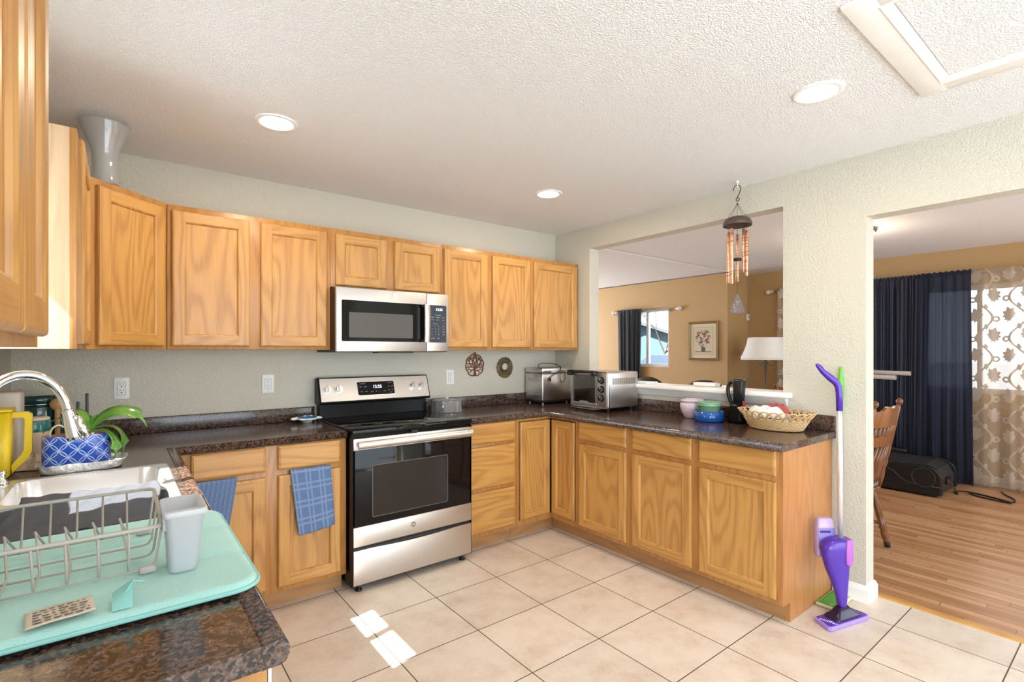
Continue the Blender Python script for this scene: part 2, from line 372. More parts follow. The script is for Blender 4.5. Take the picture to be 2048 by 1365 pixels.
m.box(XL-.14, XL, YK, -2.38, 0, ZC); m.box(XL-.14, XL, -.52, WY0, 0, ZC); m.box(XL-.14, XL, -2.38, -.52, 2.25, ZC); m.box(XL-.14, XL, -2.38, -.52, 0, .15); m.box(XL-.14, XL, WY1, YB, 0, ZC); m.box(XL-.14, XL, WY0, WY1, 0, WZ0); m.box(XL-.14, XL, WY0, WY1, WZ1, ZC); st('wall_left', m, WALL)  # rear-left opening added for the side fill
m = MB(); m.box(XL-2.4, XL-.16, -3.2, -.15, 2.46, 2.56); st('unseen_sun_blocker', m, WHITE)  # unseen slab added to keep the sun out of the rear-left opening
m = MB(); m.box(XL-.14, XR, YB, YB+.12, 0, ZC); st('wall_back', m, WALL)
DY0, DY1, DZ = -.30, .98, 2.104
PY0, PY1, PZ0, PZ1 = 1.415, 3.025, 1.08, 2.257
m = MB()
m.box(XR, XW, PY1, YB+.12, 0, ZC); m.box(XR, XW, PY0, PY1, PZ1, ZC); m.box(XR, XW, PY0, PY1, 0, PZ0); m.box(XR, XW, DY1, PY0, 0, ZC)
m.box(XR, XW, DY0, DY1, DZ, ZC); m.box(XR, XW, YK, DY0, 0, ZC); st('wall_right', m, WALL)
m = MB(); m.box(XL-.14, XL+.35, YK-.1, YK, 0, ZC); m.box(2.95, XW, YK-.1, YK, 0, ZC); m.box(XL+.35, 2.95, YK-.1, YK, 2.35, ZC); m.box(XL+.35, 2.95, YK-.1, YK, 0, .1); st('wall_rear', m, WALL)
m = MB(); m.box(XR+.02, XW, YB+.12, YN, 0, ZC-.03); st('wall_living_west', m, TAN)
m = MB(); m.box(XW, 3.6, YN, YN+.1, 0, ZC-.03); m.box(6.15, XE2+.12, YN, YN+.1, 0, ZC-.03); m.box(3.6, 6.15, YN, YN+.1, 0, .55); m.box(3.6, 6.15, YN, YN+.1, 2.25, ZC-.03); st('wall_living_north', m, TAN)
m = MB(); m.box(XW, 3.6, YS-.1, YS, 0, ZC); m.box(6.4, XE, YS-.1, YS, 0, ZC); m.box(3.6, 6.4, YS-.1, YS, 2.3, ZC); m.box(3.6, 6.4, YS-.1, YS, 0, .4); st('wall_living_south', m, TAN)
BY0, BY1, BZ0, BZ1 = .25, 2.05, .93, 2.06
m = MB(); m.box(XE, XE+.14, YS-.1, BY0, 0, ZC); m.box(XE, XE+.14, BY1, YJ, 0, ZC); m.box(XE, XE+.14, BY0, BY1, 0, BZ0); m.box(XE, XE+.14, BY0, BY1, BZ1, ZC); st('wall_living_east', m, TAN)
SY0, SY1, SZ0, SZ1 = 4.47, 5.32, 1.12, 2.02
m = MB(); m.box(XE2, XE2+.14, YJ+.0, SY0, 0, ZC-.03); m.box(XE2, XE2+.14, SY1, YN, 0, ZC-.03); m.box(XE2, XE2+.14, SY0, SY1, 0, SZ0); m.box(XE2, XE2+.14, SY0, SY1, SZ1, ZC-.03); m.box(XE2+.14, XE+.14, YJ, YJ+.12, 0, ZC); st('wall_living_side', m, TAN)

def window(n, ax, x, a0, a1, z0, z1, fw=.04, mull=True, depth=.06, thin=False):
    e = thing('window_%d' % n, '', ''); struct(e); del e['label']; del e['category']
    f = MB()
    def bx(p0, p1, q0, q1): f.box(x, x+depth, p0, p1, q0, q1, .004)
    bx(a0, a0+fw, z0, z1); bx(a1-fw, a1, z0, z1); bx(a0+fw, a1-fw, z0, z0+fw); bx(a0+fw, a1-fw, z1-fw, z1)
    if mull: c = (a0+a1)/2; bx(c-.02, c+.02, z0+fw, z1-fw)
    f.build('window_frame', WHITEP, e)
    g = MB(); g.box(x+depth*.45, x+depth*.55, a0+fw, a1-fw, z0+fw, z1-fw); g.build('glass_pane', GLASS, e)
    return e
window(1, 'x', XL-.12, WY0, WY1, WZ0, WZ1, .03)
window(2, 'x', XE2+.06, SY0, SY1, SZ0, SZ1, .05)
window(3, 'x', XE+.07, BY0, BY1, BZ0, BZ1, .05)
# pass-through ledge with moulding, baseboard round the pillar end
m = MB()
m.box(XR-.065, XW+.06, PY0-.055, PY1, PZ0+.005, PZ0+.037, .008)
m.prism([(XR-.05, PZ0+.005), (XR, PZ0+.005), (XR, PZ0-.045), (XR-.012, PZ0-.045), (XR-.03, PZ0-.02)], 'y', PY0-.03, PY1); st('trim_2', m, WHITE)
def bb(pts, name, h=.092, t=.017):
    m = MB(); prof = [(0, 0), (t, 0), (t, h-.025), (t*.55, h-.006), (t*.3, h), (0, h)]
    P = [Vector((a, b, 0)) for a, b in pts]; rg = []
    for i, p in enumerate(P):
        ds = []
        if i > 0: ds.append((P[i]-P[i-1]).normalized())
        if i < len(P)-1: ds.append((P[i+1]-P[i]).normalized())
        ns = [Vector((d.y, -d.x, 0)) for d in ds]; n = sum(ns, Vector()).normalized(); k = 1/max(.3, n.dot(ns[0]))
        rg.append([p+n*o*k+Vector((0, 0, z)) for o, z in prof])
    m.rings(rg, True, True, True, smooth=False); st(name, m, WHITE)
bb([(XR, 1.14), (XR, DY1), (XW, DY1), (XW, 1.40)], 'baseboard_right')
bb([(XE2, YN), (XE2, YJ), (XE, YJ), (XE, YS)], 'baseboard_living')

# ------------------------------------------------------------------ cabinets (local frame: front faces -Y at y=0, x to the right, z up)
def door(x0, x1, z0, z1, p, t=.02, s=.055, name='door', drawer=False):
    m = MB(); V = lambda x, z, y: (x, y, z)
    def rr(ins, y): return [V(x0+ins, z0+ins, y), V(x1-ins, z0+ins, y), V(x1-ins, z1-ins, y), V(x0+ins, z1-ins, y)]
    if drawer:
        m.rings([rr(0, 0), rr(0, -t+.008), rr(.004, -t+.003), rr(.013, -t)], True, True, True, smooth=False)
        return m.build('drawer_front', [OAKX], p)
    m.rings([rr(0, 0), rr(0, -t+.007), rr(.003, -t+.002), rr(.009, -t)], True, True, False, smooth=False)
    a, b, c, d = x0+.009, x1-.009, z0+.009, z1-.009; e, f, g, h = x0+s, x1-s, z0+s, z1-s
    m.face([V(a, c, -t), V(e, c, -t), V(e, d, -t), V(a, d, -t)]); m.face([V(f, c, -t), V(b, c, -t), V(b, d, -t), V(f, d, -t)])
    m.face([V(e, c, -t), V(f, c, -t), V(f, g, -t), V(e, g, -t)], 1); m.face([V(e, h, -t), V(f, h, -t), V(f, d, -t), V(e, d, -t)], 1)
    m.rings([rr(s, -t), rr(s+.006, -t+.004), rr(s+.009, -t+.011)], True, smooth=False)
    o = m.build(name, [OAKV, OAKX], p)
    q = MB(); q.box(x0+s+.0085, x1-s-.0085, -t+.0108, -t+.016, z0+s+.0085, z1-s-.0085); q.build('panel', OAKV, o)
    return o
def cabinet(name, label, loc, rz, w, h, d, doors=(), drawers=(), toe=0, group=None, open_deg=0, side=None, body=True):
    e = thing(name, label, 'cabinet', loc, rz, group)
    m = MB()
    m.box(0, w, .019, d, toe, h); 
    m.box(0, w, 0, .019, toe, h, .001, 1)
    o = m.build('cabinet_body', [side or OAKF, OAKF], e)
    if toe:
        k = MB(); k.box(0, w, .075, .09, 0, toe); k.build('toe_kick', OAKD, e)
    for a, b, c, f in doors: door(a, b, c, f, e)
    for a, b, c, f in drawers: door(a, b, c, f, e, drawer=True)
    return e
UZ, UH, UD = 1.378, .755, .305
YU = YB-UD
DB, DT = .018, .726             # door bottom and top above the cabinet's underside
def wx(x, x0): return x-x0
G1 = None
x0 = .195; cabinet('wall_cabinet', 'wide oak wall cabinet with two doors between the angled corner cabinet and the microwave', (x0, YU, UZ), 0, 1.03-x0, UH, UD-.003, [(.212-x0+.002, .578-x0, DB, DT), (.634-x0, 1.005-x0, DB, DT)])
x0 = 1.031; cabinet('wall_cabinet', 'short oak wall cabinet with two small doors above the microwave', (x0, YU, 1.768), 0, 1.822-x0, UZ+UH-1.768, UD-.003, [(1.059-x0, 1.395-x0, .012, 1.378+DT-1.768), (1.452-x0, 1.794-x0, .012, 1.378+DT-1.768)])
x0 = 1.823; cabinet('wall_cabinet', 'oak wall cabinet with two doors just right of the microwave', (x0, YU, UZ), 0, 2.655-x0, UH, UD-.003, [(1.834-x0, 2.21-x0, DB, DT), (2.257-x0, 2.637-x0, DB, DT)])
x0 = 2.656; cabinet('wall_cabinet', 'single-door oak wall cabinet beside the pass-through wall', (x0, YU, UZ), 0, 3.196-x0, UH, UD-.003, [(2.675-x0, 3.168-x0, DB, DT)])
# angled corner cabinet
e = thing('corner_wall_cabinet', 'angled oak corner wall cabinet under the glass vase', 'cabinet', (XL, YB, UZ))
A = (UD, -.612); B = (.612, -UD)
m = MB(); m.prism([(.003, -.003), (.003, -.612), A, B, (.612, -.003)], 'z', 0, UH); m.build('cabinet_body', OAKF, e)
dl = bpy.data.objects.new('door_frame', None)
E45 = math.hypot(B[0]-A[0], B[1]-A[1])
dd = door(.045, E45-.028, DB, DT, e); dd.location = (A[0]+.0007, A[1]-.0007, 0); dd.rotation_euler = (0, 0, PI/4)
bpy.data.objects.remove(dl)
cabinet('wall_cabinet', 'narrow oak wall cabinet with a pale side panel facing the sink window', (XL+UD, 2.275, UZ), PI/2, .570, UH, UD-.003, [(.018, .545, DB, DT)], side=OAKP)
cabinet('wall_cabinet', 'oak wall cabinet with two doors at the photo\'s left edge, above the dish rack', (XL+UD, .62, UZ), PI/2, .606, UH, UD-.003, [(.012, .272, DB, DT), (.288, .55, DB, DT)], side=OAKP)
# base units
BH, TK = .876, .10
YBF, XRF, XLF = YB-.61, XR-.61, XL+.61
DZ0, DZ1, RZ0, RZ1 = .128, .715, .744, .871
x0 = .2125; cabinet('base_cabinet', 'oak base cabinet with two drawers and towel-hung doors left of the stove', (x0, YBF, 0), 0, 1.02-x0, BH, .605, [(.268-x0, .596-x0, DZ0, DZ1), (.656-x0, .985-x0, DZ0, DZ1)], [(.268-x0, .596-x0, RZ0, RZ1), (.656-x0, .985-x0, RZ0, RZ1)], TK)
x0 = 1.836; cabinet('base_cabinet', 'oak base cabinet of three stacked drawers right of the stove', (x0, YBF, 0), 0, 2.262-x0, BH, .605, [], [(1.848-x0, 2.238-x0, .734, .871), (1.848-x0, 2.238-x0, .432, .712), (1.848-x0, 2.238-x0, .130, .404)], TK)
e = thing('corner_base_cabinet', 'oak inner-corner base cabinet with a pair of narrow doors meeting at right angles', 'cabinet', (2.2635, 2.5635, 0))
m = MB(); q = lambda x, y: (x-2.2635, y-2.5635)
m.prism([q(2.2635, YBF), q(XRF, YBF), q(XRF, 2.5635), q(XR-.005, 2.5635), q(XR-.005, YB-.005), q(2.2635, YB-.005)], 'z', TK, BH); m.build('cabinet_body', OAKF, e)
m = MB(); m.prism([q(2.2635, YBF+.075), q(XRF+.075, YBF+.075), q(XRF+.075, 2.5635), q(XRF+.09, 2.5635), q(XRF+.09, YBF+.09), q(2.2635, YBF+.09)], 'z', 0, TK); m.build('toe_kick', OAKD, e)
d1 = door(.022, XRF-2.2635-.024, .145, .853, e, s=.05); d1.location = (0, YBF-2.5635-.0005, 0)
d2 = door(.024, .262, .145, .853, e, s=.05); d2.location = (XRF-2.2635-.0005, YBF-2.5635, 0); d2.rotation_euler = (0, 0, -PI/2)
m = MB(); m.box(.018, XRF-2.2635, YBF-2.5635-.001, YBF-2.5635+.001, .140, .857); m.box(XRF-2.2635-.001, XRF-2.2635+.001, YBF-2.5635-.266, YBF-2.5635, .140, .857); m.build('door_gap', BLACK, e)
y0 = 2.563; cabinet('base_cabinet', 'oak base cabinet with one drawer over one door, below the toaster oven', (XRF, y0, 0), -PI/2, y0-2.095, BH, .605, [(y0-2.540, y0-2.119, DZ0, DZ1)], [(y0-2.540, y0-2.119, RZ0, RZ1)], TK)
y0 = 2.0945; e = cabinet('base_cabinet', 'oak base cabinet with two drawers over two doors, below bowls and wicker basket', (XRF, y0, 0), -PI/2, y0-1.165, BH, .605, [(y0-2.067, y0-1.646, DZ0, DZ1), (y0-1.597, y0-1.176, DZ0, DZ1)], [(y0-2.067, y0-1.646, RZ0, RZ1), (y0-1.597, y0-1.176, RZ0, RZ1)], TK)
m = MB(); m.prism([(0, TK), (.075, TK), (.075, 0), (.605, 0), (.605, BH), (0, BH)], 'x', y0-1.165, y0-1.145); m.build('end_panel', oak('oak_end_panel', 'z', (.50, .225, .070), (.36, .14, .040)), e)
cabinet('sink_cabinet', 'oak base cabinet under the sink, seen edge-on behind the dish mat', (XLF-.006, 1.53, 0), PI/2, 2.845-1.53, .72, .598, [(.03, .49, DZ0, .70), (.53, .99, DZ0, .70)], [], TK)
m = MB(); m.box(XL+.003, XLF-.002, .885, .903, 0, BH); tag(m.build('end_panel', OAKF), 'oak end panel under the overhanging end of the near countertop', 'panel')
e = thing('dishwasher', 'black-sided dishwasher whose door edge shows under the near countertop end', 'dishwasher', (XLF-.01, .907, 0), PI/2)
m = MB(); m.box(0, .60, .012, .59, .10, .872); m.box(.02, .58, .06, .55, 0, .10); m.build('dishwasher_body', BLACK, e)
m = MB(); m.box(.002, .598, -.022, -.0125, .11, .868, .003); m.build('dishwasher_door', STEEL, e)
m = MB(); m.box(.0, .60, -.012, .011, .10, .872); m.build('door_liner', BLACK, e)

# ------------------------------------------------------------------ worktops
CT = .914
NOSE = [(0, CT-.038), (.028, CT-.038), (.036, CT-.034), (.041, CT-.024), (.042, CT-.014), (.039, CT-.004), (.032, CT+.002), (.024, CT+.004), (.015, CT+.0025), (.006, CT+.0002), (0, CT)]
SNK = (-.365, .155, 1.645, 2.465)
def nose(m, pts):
    P = [Vector((a, b, 0)) for a, b in pts]; rg = []
    for i, p in enumerate(P):
        ds = []
        if i > 0: ds.append((P[i]-P[i-1]).normalized())
        if i < len(P)-1: ds.append((P[i+1]-P[i]).normalized())
        ns = [Vector((d.y, -d.x, 0)) for d in ds]; n = sum(ns, Vector()).normalized(); k = 1/n.dot(ns[0])
        rg.append([p+n*o*k+Vector((0, 0, z)) for o, z in NOSE])
    m.rings(rg, True, True, True)
e = thing('countertop', 'speckled brown granite-look worktop around the sink and up to the stove\'s left side', 'countertop', (0, 0, CT))
m = MB(); xa, xb = XL+.002, .173; hx0, hx1, hy0, hy1 = SNK[0]+.03, SNK[1]-.03, SNK[2]+.03, SNK[3]-.03
z0, z1 = CT-.037, CT
m.box(xa, xb, .852, hy0, z0, z1); m.box(xa, hx0, hy0, hy1, z0, z1); m.box(hx1, xb, hy0, hy1, z0, z1); m.box(xa, xb, hy1, YB-.002, z0, z1); m.box(xb, 1.022, 2.867, YB-.002, z0, z1)
nose(m, [(xb, .852), (xb, 2.867), (1.022, 2.867)][::1])
m.xform(Matrix.Translation((0, 0, -CT))); o = m.build('worktop', GRANITE, e)
m = MB()
m.box(XL+.002, 1.022, YB-.021, YB-.002, .0, .088, .004); m.box(XL+.002, XL+.02, .852, YB-.022, 0, .088, .004)
m.build('backsplash', GRANITE, e)
e = thing('countertop', 'speckled brown granite-look worktop carrying bread maker, toaster oven and wicker basket', 'countertop', (0, 0, CT))
m = MB(); xb = XR-.61-.017; ye = 1.125
m.box(1.838, XR-.002, 2.867, YB-.002, z0, z1); m.box(xb, XR-.002, ye, 2.867, z0, z1)
nose(m, [(1.838, 2.867), (xb, 2.867), (xb, ye)])
m.xform(Matrix.Translation((0, 0, -CT))); m.build('worktop', GRANITE, e)
m = MB(); m.box(1.838, XR-.002, YB-.021, YB-.002, 0, .088, .004); m.box(XR-.021, XR-.002, ye, YB-.022, 0, .088, .004); m.build('backsplash', GRANITE, e)

# ------------------------------------------------------------------ stove
e = thing('stove', 'freestanding stainless electric stove with black glass top and oven door', 'stove', (1.03, 2.795, 0))
SW = .795
m = MB(); m.box(0, SW, .0, .63, .035, .905); m.box(0, .004, -.018, 0, .04, .885); m.box(SW-.004, SW, -.018, 0, .04, .885); m.build('stove_body', GLOSSBLK, e)
m = MB(); m.box(-.003, SW+.003, -.022, .60, .893, .926, .007); o = m.build('cooktop', BGLASS, e)
r_ = mat('burner_ring', (.05, .05, .05), .2)
for bx_, by_, br_ in ((.2, .15, .11), (.6, .15, .085), (.2, .43, .075), (.6, .43, .11)):
    q = MB(); q.rings([[(bx_+rr*math.cos(2*PI*i/40), by_+rr*math.sin(2*PI*i/40), .9262) for i in range(40)] for rr in (br_-.002, br_)], True); q.build('burner_mark', r_, o)
m = MB(); m.box(.012, SW-.012, -.02, .0, .375, .873, .003); od = m.build('oven_door', BGLASS, e)
m = MB(); m.box(.004, SW-.004, -.022, .001, .262, .374, .003); m.build('lower_trim', STEEL, od)
m = MB(); m.box(.004, SW-.004, -.022, .001, .808, .874, .003); m.build('upper_trim', STEEL, od)
m = MB(); m.prism(rrect(.115, .615, .415, .715, .012), 'y', -.0215, -.0195); m.build('oven_window', WINGLASS, od)
fr_ = mat('window_edge', (.16, .15, .145), .3, .4)
m = MB(); P1 = rrect(.115, .615, .415, .715, .012); P2 = rrect(.118, .612, .418, .712, .010)
m.rings([[(a, -.0222, b) for a, b in P1], [(a, -.0222, b) for a, b in P2]], True); m.build('window_edge', fr_, od)
m = MB()
m.rings([[(x, y, z) for y, z in ((-.062, .822), (-.070, .830), (-.071, .846), (-.064, .862), (-.054, .862), (-.050, .845), (-.054, .826))] for x in (.018, .022, SW-.022, SW-.018)], True, True, True)
for x in (.03, SW-.06): m.box(x, x+.03, -.056, -.02, .83, .857, .003)
m.build('handle', STEEL, od)
m = MB(); m.cyl((.372, -.021, .322), (.372, -.0255, .322), .021, n=32); lg = m.build('round_emblem', mat('emblem_silver', (.8, .8, .8), .2, .9), od)
m = MB(); m.cyl((.372, -.0255, .322), (.372, -.0262, .322), .0155, n=32); m.build('emblem_disc', mat('emblem_grey', (.23, .23, .24), .3, .6), lg)
m = MB(); m.text('GE', .017, FR(.372, -.0264, .322) @ Matrix.Shear('XZ', 4, (.25, 0)) if False else FR(.372, -.0264, .322)); m.build('emblem_letters', mat('emblem_white', (.85, .85, .85), .3), lg)
m = MB(); m.box(.004, SW-.004, -.022, .0, .045, .243, .004)
dr = m.build('storage_drawer', STEEL, e)
m = MB(); m.box(.004, SW-.004, -.010, .0, .2432, .2615)
m.prism([(.004+SW*.0, .2430)]+[(.10+k*.0595, .243-.011*math.sin(PI*k/10)) for k in range(11)]+[(SW-.004, .2430)], 'y', -.0226, -.0215); m.build('drawer_grip_gap', BLACK, dr)
for x in (.05, SW-.05):
    for y in (.02, .58):
        m = MB(); m.lathe([(.0, 0), (.019, 0), (.019, .007), (.014, .012), (.008, .016), (.008, .045)], (x, y, 0), 16); m.build('foot', BLACK, e)
m = MB(); m.box(.36, .40, -.028, -.02, .878, .892); m.build('door_latch', BLACK, e)
# backguard: black riser, tilted stainless console
m = MB(); m.prism([(.565, .926), (.585, .926), (.60, 1.03), (.655, 1.03), (.655, .90), (.565, .90)], 'x', .006, SW-.006); m.build('riser', GLOSSBLK, e)
bg = MB(); bg.prism([(.545, 1.028), (.552, 1.018), (.655, 1.018), (.655, 1.185), (.62, 1.193), (.60, 1.190)], 'x', -.006, SW+.006); bo = bevel(bg.build('backguard', GLOSSBLK, e), .004)
FA = Vector((.547, 1.036)); FB = Vector((.598, 1.184)); ang = math.atan2(FB.x-FA.x, FB.y-FA.y)
def CP(x, h, d=0):   # point on the tilted console face, h metres up it, d metres out of it
    k = h; return (x, FA.x+math.sin(ang)*k-math.cos(ang)*d, FA.y+math.cos(ang)*k+math.sin(ang)*d)
FL = (FB-FA).length
def plate(m, x0, x1, h0, h1, d0, d1, r=.004, n=3):
    P = rrect(x0, x1, h0, h1, r, n)
    m.rings([[CP(a, b, d0) for a, b in P], [CP(a, b, d1) for a, b in P]], True, True, True, smooth=False)
m = MB(); plate(m, .004, SW-.004, .0, FL, -.002, .004); cp = m.build('control_panel', STEEL, e)
m = MB(); plate(m, .253, .52, .030, .122, .004, .0055, .010, 5); dp = m.build('display', BGLASS, cp)
m = MB(); P1 = rrect(.250, .523, .027, .125, .012, 5); P2 = rrect(.2535, .5195, .0305, .1215, .010, 5)
m.rings([[CP(a, b, .0048) for a, b in P1], [CP(a, b, .0058) for a, b in P2]], True); m.build('display_rim', CHROME, dp)
def CM(x, h, d): return Matrix.Translation(CP(x, h, d)) @ Matrix.Rotation(PI/2-ang, 4, 'X')
m = MB(); m.text('12:25', .030, CM(.395, .088, .0058)); m.build('clock_digits', LED, dp)
m = MB()
for x, h, t, sz in ((.29, .112, 'OVEN CONTROLS', .0055), (.275, .090, 'BAKE', .007), (.31, .090, 'BROIL', .007), (.278, .055, 'WARM', .006), (.312, .055, 'PROBE', .006), (.352, .055, 'CLEAN', .006), (.385, .055, '+', .014), (.410, .055, '-', .014), (.445, .055, 'TIMER', .006), (.480, .088, 'LIGHT', .006), (.505, .088, 'LOCK', .006), (.480, .060, 'START', .006), (.505, .060, 'OFF', .006), (.49, .112, 'SELF CLEAN', .0055), (.492, .042, 'SETTINGS', .005)):
    m.text(t, sz, CM(x, h, .0058))
m.build('button_labels', MARK, dp)
KN = mat('knob_silver', (.78, .77, .76), .22, .85)
for x in (.052, .124, .672, .742):
    h = .078
    c0 = CP(x, h, .004); c1 = CP(x, h, .012); c2 = CP(x, h, .030)
    k = MB(); k.cyl(c0, c1, .026, .025, 28); k.cyl(c1, c2, .0225, .0205, 28)
    w = MB(); plate(w, x-.005, x+.005, h-.021, h+.021, .028, .040, .003); bmesh.ops.recalc_face_normals(w.bm, faces=w.bm.faces)
    k.merge(w.bm); k.build('knob', KN, cp)
m = MB()
for x in (.052, .124, .672, .742):
    m.text('OFF', .006, CM(x, .113, .0041)); m.text('HI', .006, CM(x-.030, .095, .0041)); m.text('LO', .006, CM(x+.030, .095, .0041)); m.text('5', .006, CM(x, .043, .0041))
m.build('dial_marks', mat('dial_mark', (.12, .11, .10), .5), cp)

# ------------------------------------------------------------------ microwave
e = thing('microwave', 'stainless over-range microwave with black glass door under the short cabinet', 'microwave', (1.033, YU-.10, 1.366))
MW, MH = .785, .396
m = MB(); m.box(0, MW, .028, .385, .008, MH, .002); m.build('microwave_body', mat('microwave_case', (.035, .022, .02), .4), e)
m = MB(); m.box(0, .612, 0, .027, 0, MH, .004); md = m.build('microwave_door', STEEL, e)
m = MB(); m.box(.614, MW, 0, .027, 0, MH, .004); mc = m.build('control_side', STEEL, e)
m = MB(); m.prism(rrect(.033, .605, .064, .318, .008), 'y', -.0018, .002); m.build('door_glass', BGLASS, md)
m = MB(); m.prism(rrect(.078, .508, .088, .244, .007), 'y', -.0026, -.0017); m.build('see_through_window', MWGLASS, md)
m = MB(); m.rings([[(x, y, z) for x, y in ((.578, -.038), (.590, -.043), (.612, -.043), (.622, -.034), (.622, -.024), (.578, -.024))] for z in (.062, .064)] + [[(x, y-.006, z) for x, y in ((.578, -.038), (.590, -.043), (.612, -.043), (.622, -.034), (.622, -.024), (.578, -.024))] for z in (.12, .26)] + [[(x, y, z) for x, y in ((.578, -.038), (.590, -.043), (.612, -.043), (.622, -.034), (.622, -.024), (.578, -.024))] for z in (.316, .318)], True, True, True)
h_ = m.build('handle', STEELV, md)
m = MB(); m.box(.562, .612, -.026, -.002, .064, .084, .003); m.box(.562, .612, -.026, -.002, .296, .316, .003); m.build('handle_mount', GLOSSBLK, h_)
m = MB(); m.cyl((.382, .0, .358), (.382, -.004, .358), .0205, n=32); lg = m.build('round_emblem', mat('emblem_ring', (.75, .75, .75), .18, .9), md)
m = MB(); m.text('GE', .017, FR(.382, -.0043, .358)); m.rings([[(.382+r*math.cos(2*PI*i/32), -.0043, .358+r*math.sin(2*PI*i/32)) for i in range(32)] for r in (.0165, .0180)], True); m.build('emblem_letters', mat('emblem_dark', (.38, .38, .39), .35), lg)
m = MB(); m.prism(rrect(.622, .765, .062, .318, .008), 'y', -.0018, .002); pp = m.build('keypad', BGLASS, mc)
m = MB(); m.text('12:25', .024, FR(.708, -.0022, .288)); m.build('clock_digits', LED, pp)
m = MB(); T = lambda t, x, z, s=.0075: m.text(t, s, FR(x, -.0022, z))
T('COOK CONTROLS', .700, .250, .006)
for i, t in enumerate(('POPCORN', 'BEVERAGE', 'POWER')): T(t, .655+.042*i, .235, .0062)
for i, t in enumerate(('COOK', 'DEFROST', 'TIMER')): T(t, .655+.042*i, .217, .0062)
T('EXPRESS COOK', .680, .190, .006)
for i, t in enumerate('123456789'): T(t, .652+.026*(i % 3), .174-.019*(i//3), .011)
for i, t in enumerate(('CL', '0', 'OK')): T(t, .652+.026*i, .117, .008)
for i, t in enumerate(('ADD', 'VENT', 'LIGHT', 'MUTE', 'LOCK')): T(t, .742, .192-.019*i, .0062)
T('START', .660, .090, .009); T('OFF', .702, .090, .009); m.build('button_labels', MARK, pp)
m = MB(); m.box(.0, MW, .03, .37, -.004, .008); m.box(.27, .52, .01, .10, -.010, .0); m.build('vent_grille', BLACK, e)
# ------------------------------------------------------------------ sink and what stands round it
e = thing('sink', 'double-bowl stainless steel sink set into the worktop, sunlit at its far end', 'sink', (0, 0, CT))
def sinkbowl(m, x0, x1, y0, y1, dep):
    R = [[(a, b, .004) for a, b in rrect(x0-.004, x1+.004, y0-.004, y1+.004, .064)], [(a, b, -.001) for a, b in rrect(x0, x1, y0, y1, .06)],
         [(a, b, -dep+.04) for a, b in rrect(x0+.012, x1-.012, y0+.012, y1-.012, .06)], [(a, b, -dep+.008) for a, b in rrect(x0+.025, x1-.025, y0+.025, y1-.025, .06)],
         [(a, b, -dep) for a, b in rrect(x0+.05, x1-.05, y0+.05, y1-.05, .05)]]
    m.rings(R, True, False, True)
    cx, cy = (x0+x1)/2, (y0+y1)/2
sx0, sx1, sy0, sy1 = SNK; yd = 2.045
B1 = (sx0+.085, sx1-.035, sy0+.035, yd-.018); B2 = (sx0+.085, sx1-.035, yd+.018, sy1-.035)
m = MB()
# rim deck: outer rounded edge, then strips round the two bowls
out = rrect(sx0, sx1, sy0, sy1, .03); inn = rrect(sx0+.012, sx1-.012, sy0+.012, sy1-.012, .022)
m.rings([[(a, b, .0008) for a, b in out], [(a, b, .0055) for a, b in rrect(sx0+.005, sx1-.005, sy0+.005, sy1-.005, .026)], [(a, b, .0042) for a, b in inn]], True)
def fill(x0, x1, y0, y1): m.face([(x0, y0, .004), (x1, y0, .004), (x1, y1, .004), (x0, y1, .004)])
def corner_fill(b):
    x0, x1, y0, y1 = b[0]-.004, b[1]+.004, b[2]-.004, b[3]+.004; P = rrect(x0, x1, y0, y1, .064); k = len(P)//4
    for q, cn in enumerate(((x1, y1), (x0, y1), (x0, y0), (x1, y0))):
        sg = P[q*k:(q+1)*k]
        for u, v in zip(sg, sg[1:]): m.face([(cn[0], cn[1], .004), (*u, .004), (*v, .004)])
i0, i1, j0, j1 = sx0+.012, sx1-.012, sy0+.012, sy1-.012; bx0, bx1 = B1[0]-.004, B1[1]+.004
fill(i0, bx0, j0, j1); fill(bx1, i1, j0, j1); fill(bx0, bx1, j0, B1[2]-.004); fill(bx0, bx1, B1[3]+.004, B2[2]-.004); fill(bx0, bx1, B2[3]+.004, j1)
corner_fill(B1); corner_fill(B2)
bmesh.ops.remove_doubles(m.bm, verts=m.bm.verts, dist=.0003)
m.build('sink_deck', SINKM, e)
for b in (B1, B2):
    m = MB(); sinkbowl(m, *b, .17); o = m.build('basin', SINKM, e)
    m = MB(); m.lathe([(.0, -.1685), (.030, -.1685), (.040, -.167), (.044, -.1695)], ((b[0]+b[1])/2, (b[2]+b[3])/2, 0), 24); m.build('drain', CHROME, o)

e = thing('faucet', 'tall curved chrome gooseneck faucet with pull-down spray head over the sink', 'faucet', (-.330, 2.05, CT+.005))
m = MB(); m.lathe([(.0, 0), (.028, 0), (.028, .008), (.021, .016), (.018, .06), (.016, .075), (.0, .075)], (0, 0, 0), 28); m.build('base', CHROME, e)
def bez(p, n=24):
    o = []
    for i in range(n+1):
        t = i/n; q = [Vector(v) for v in p]
        while len(q) > 1: q = [a.lerp(b, t) for a, b in zip(q, q[1:])]
        o.append(q[0])
    return o
pts = [(0, 0, .07), (0, 0, .15)]+bez([(0, 0, .20), (0, .0, .385), (.105, .03, .425), (.188, .046, .385), (.205, .05, .255)], 26)
m = MB(); m.tube(pts, .0138, 16); m.build('spout', CHROME, e)
m = MB(); a = Vector(pts[-1]); d = (a-Vector(pts[-3])).normalized(); a = a-d*.012
m.cyl(a, a+d*.006, .0165, n=24); m.cyl(a+d*.006, a+d*.020, .0155, .0165, 24); m.cyl(a+d*.020, a+d*.085, .0165, .0225, 24); m.cyl(a+d*.085, a+d*.094, .0235, .0215, 24); m.build('spray_head', CHROME, e)
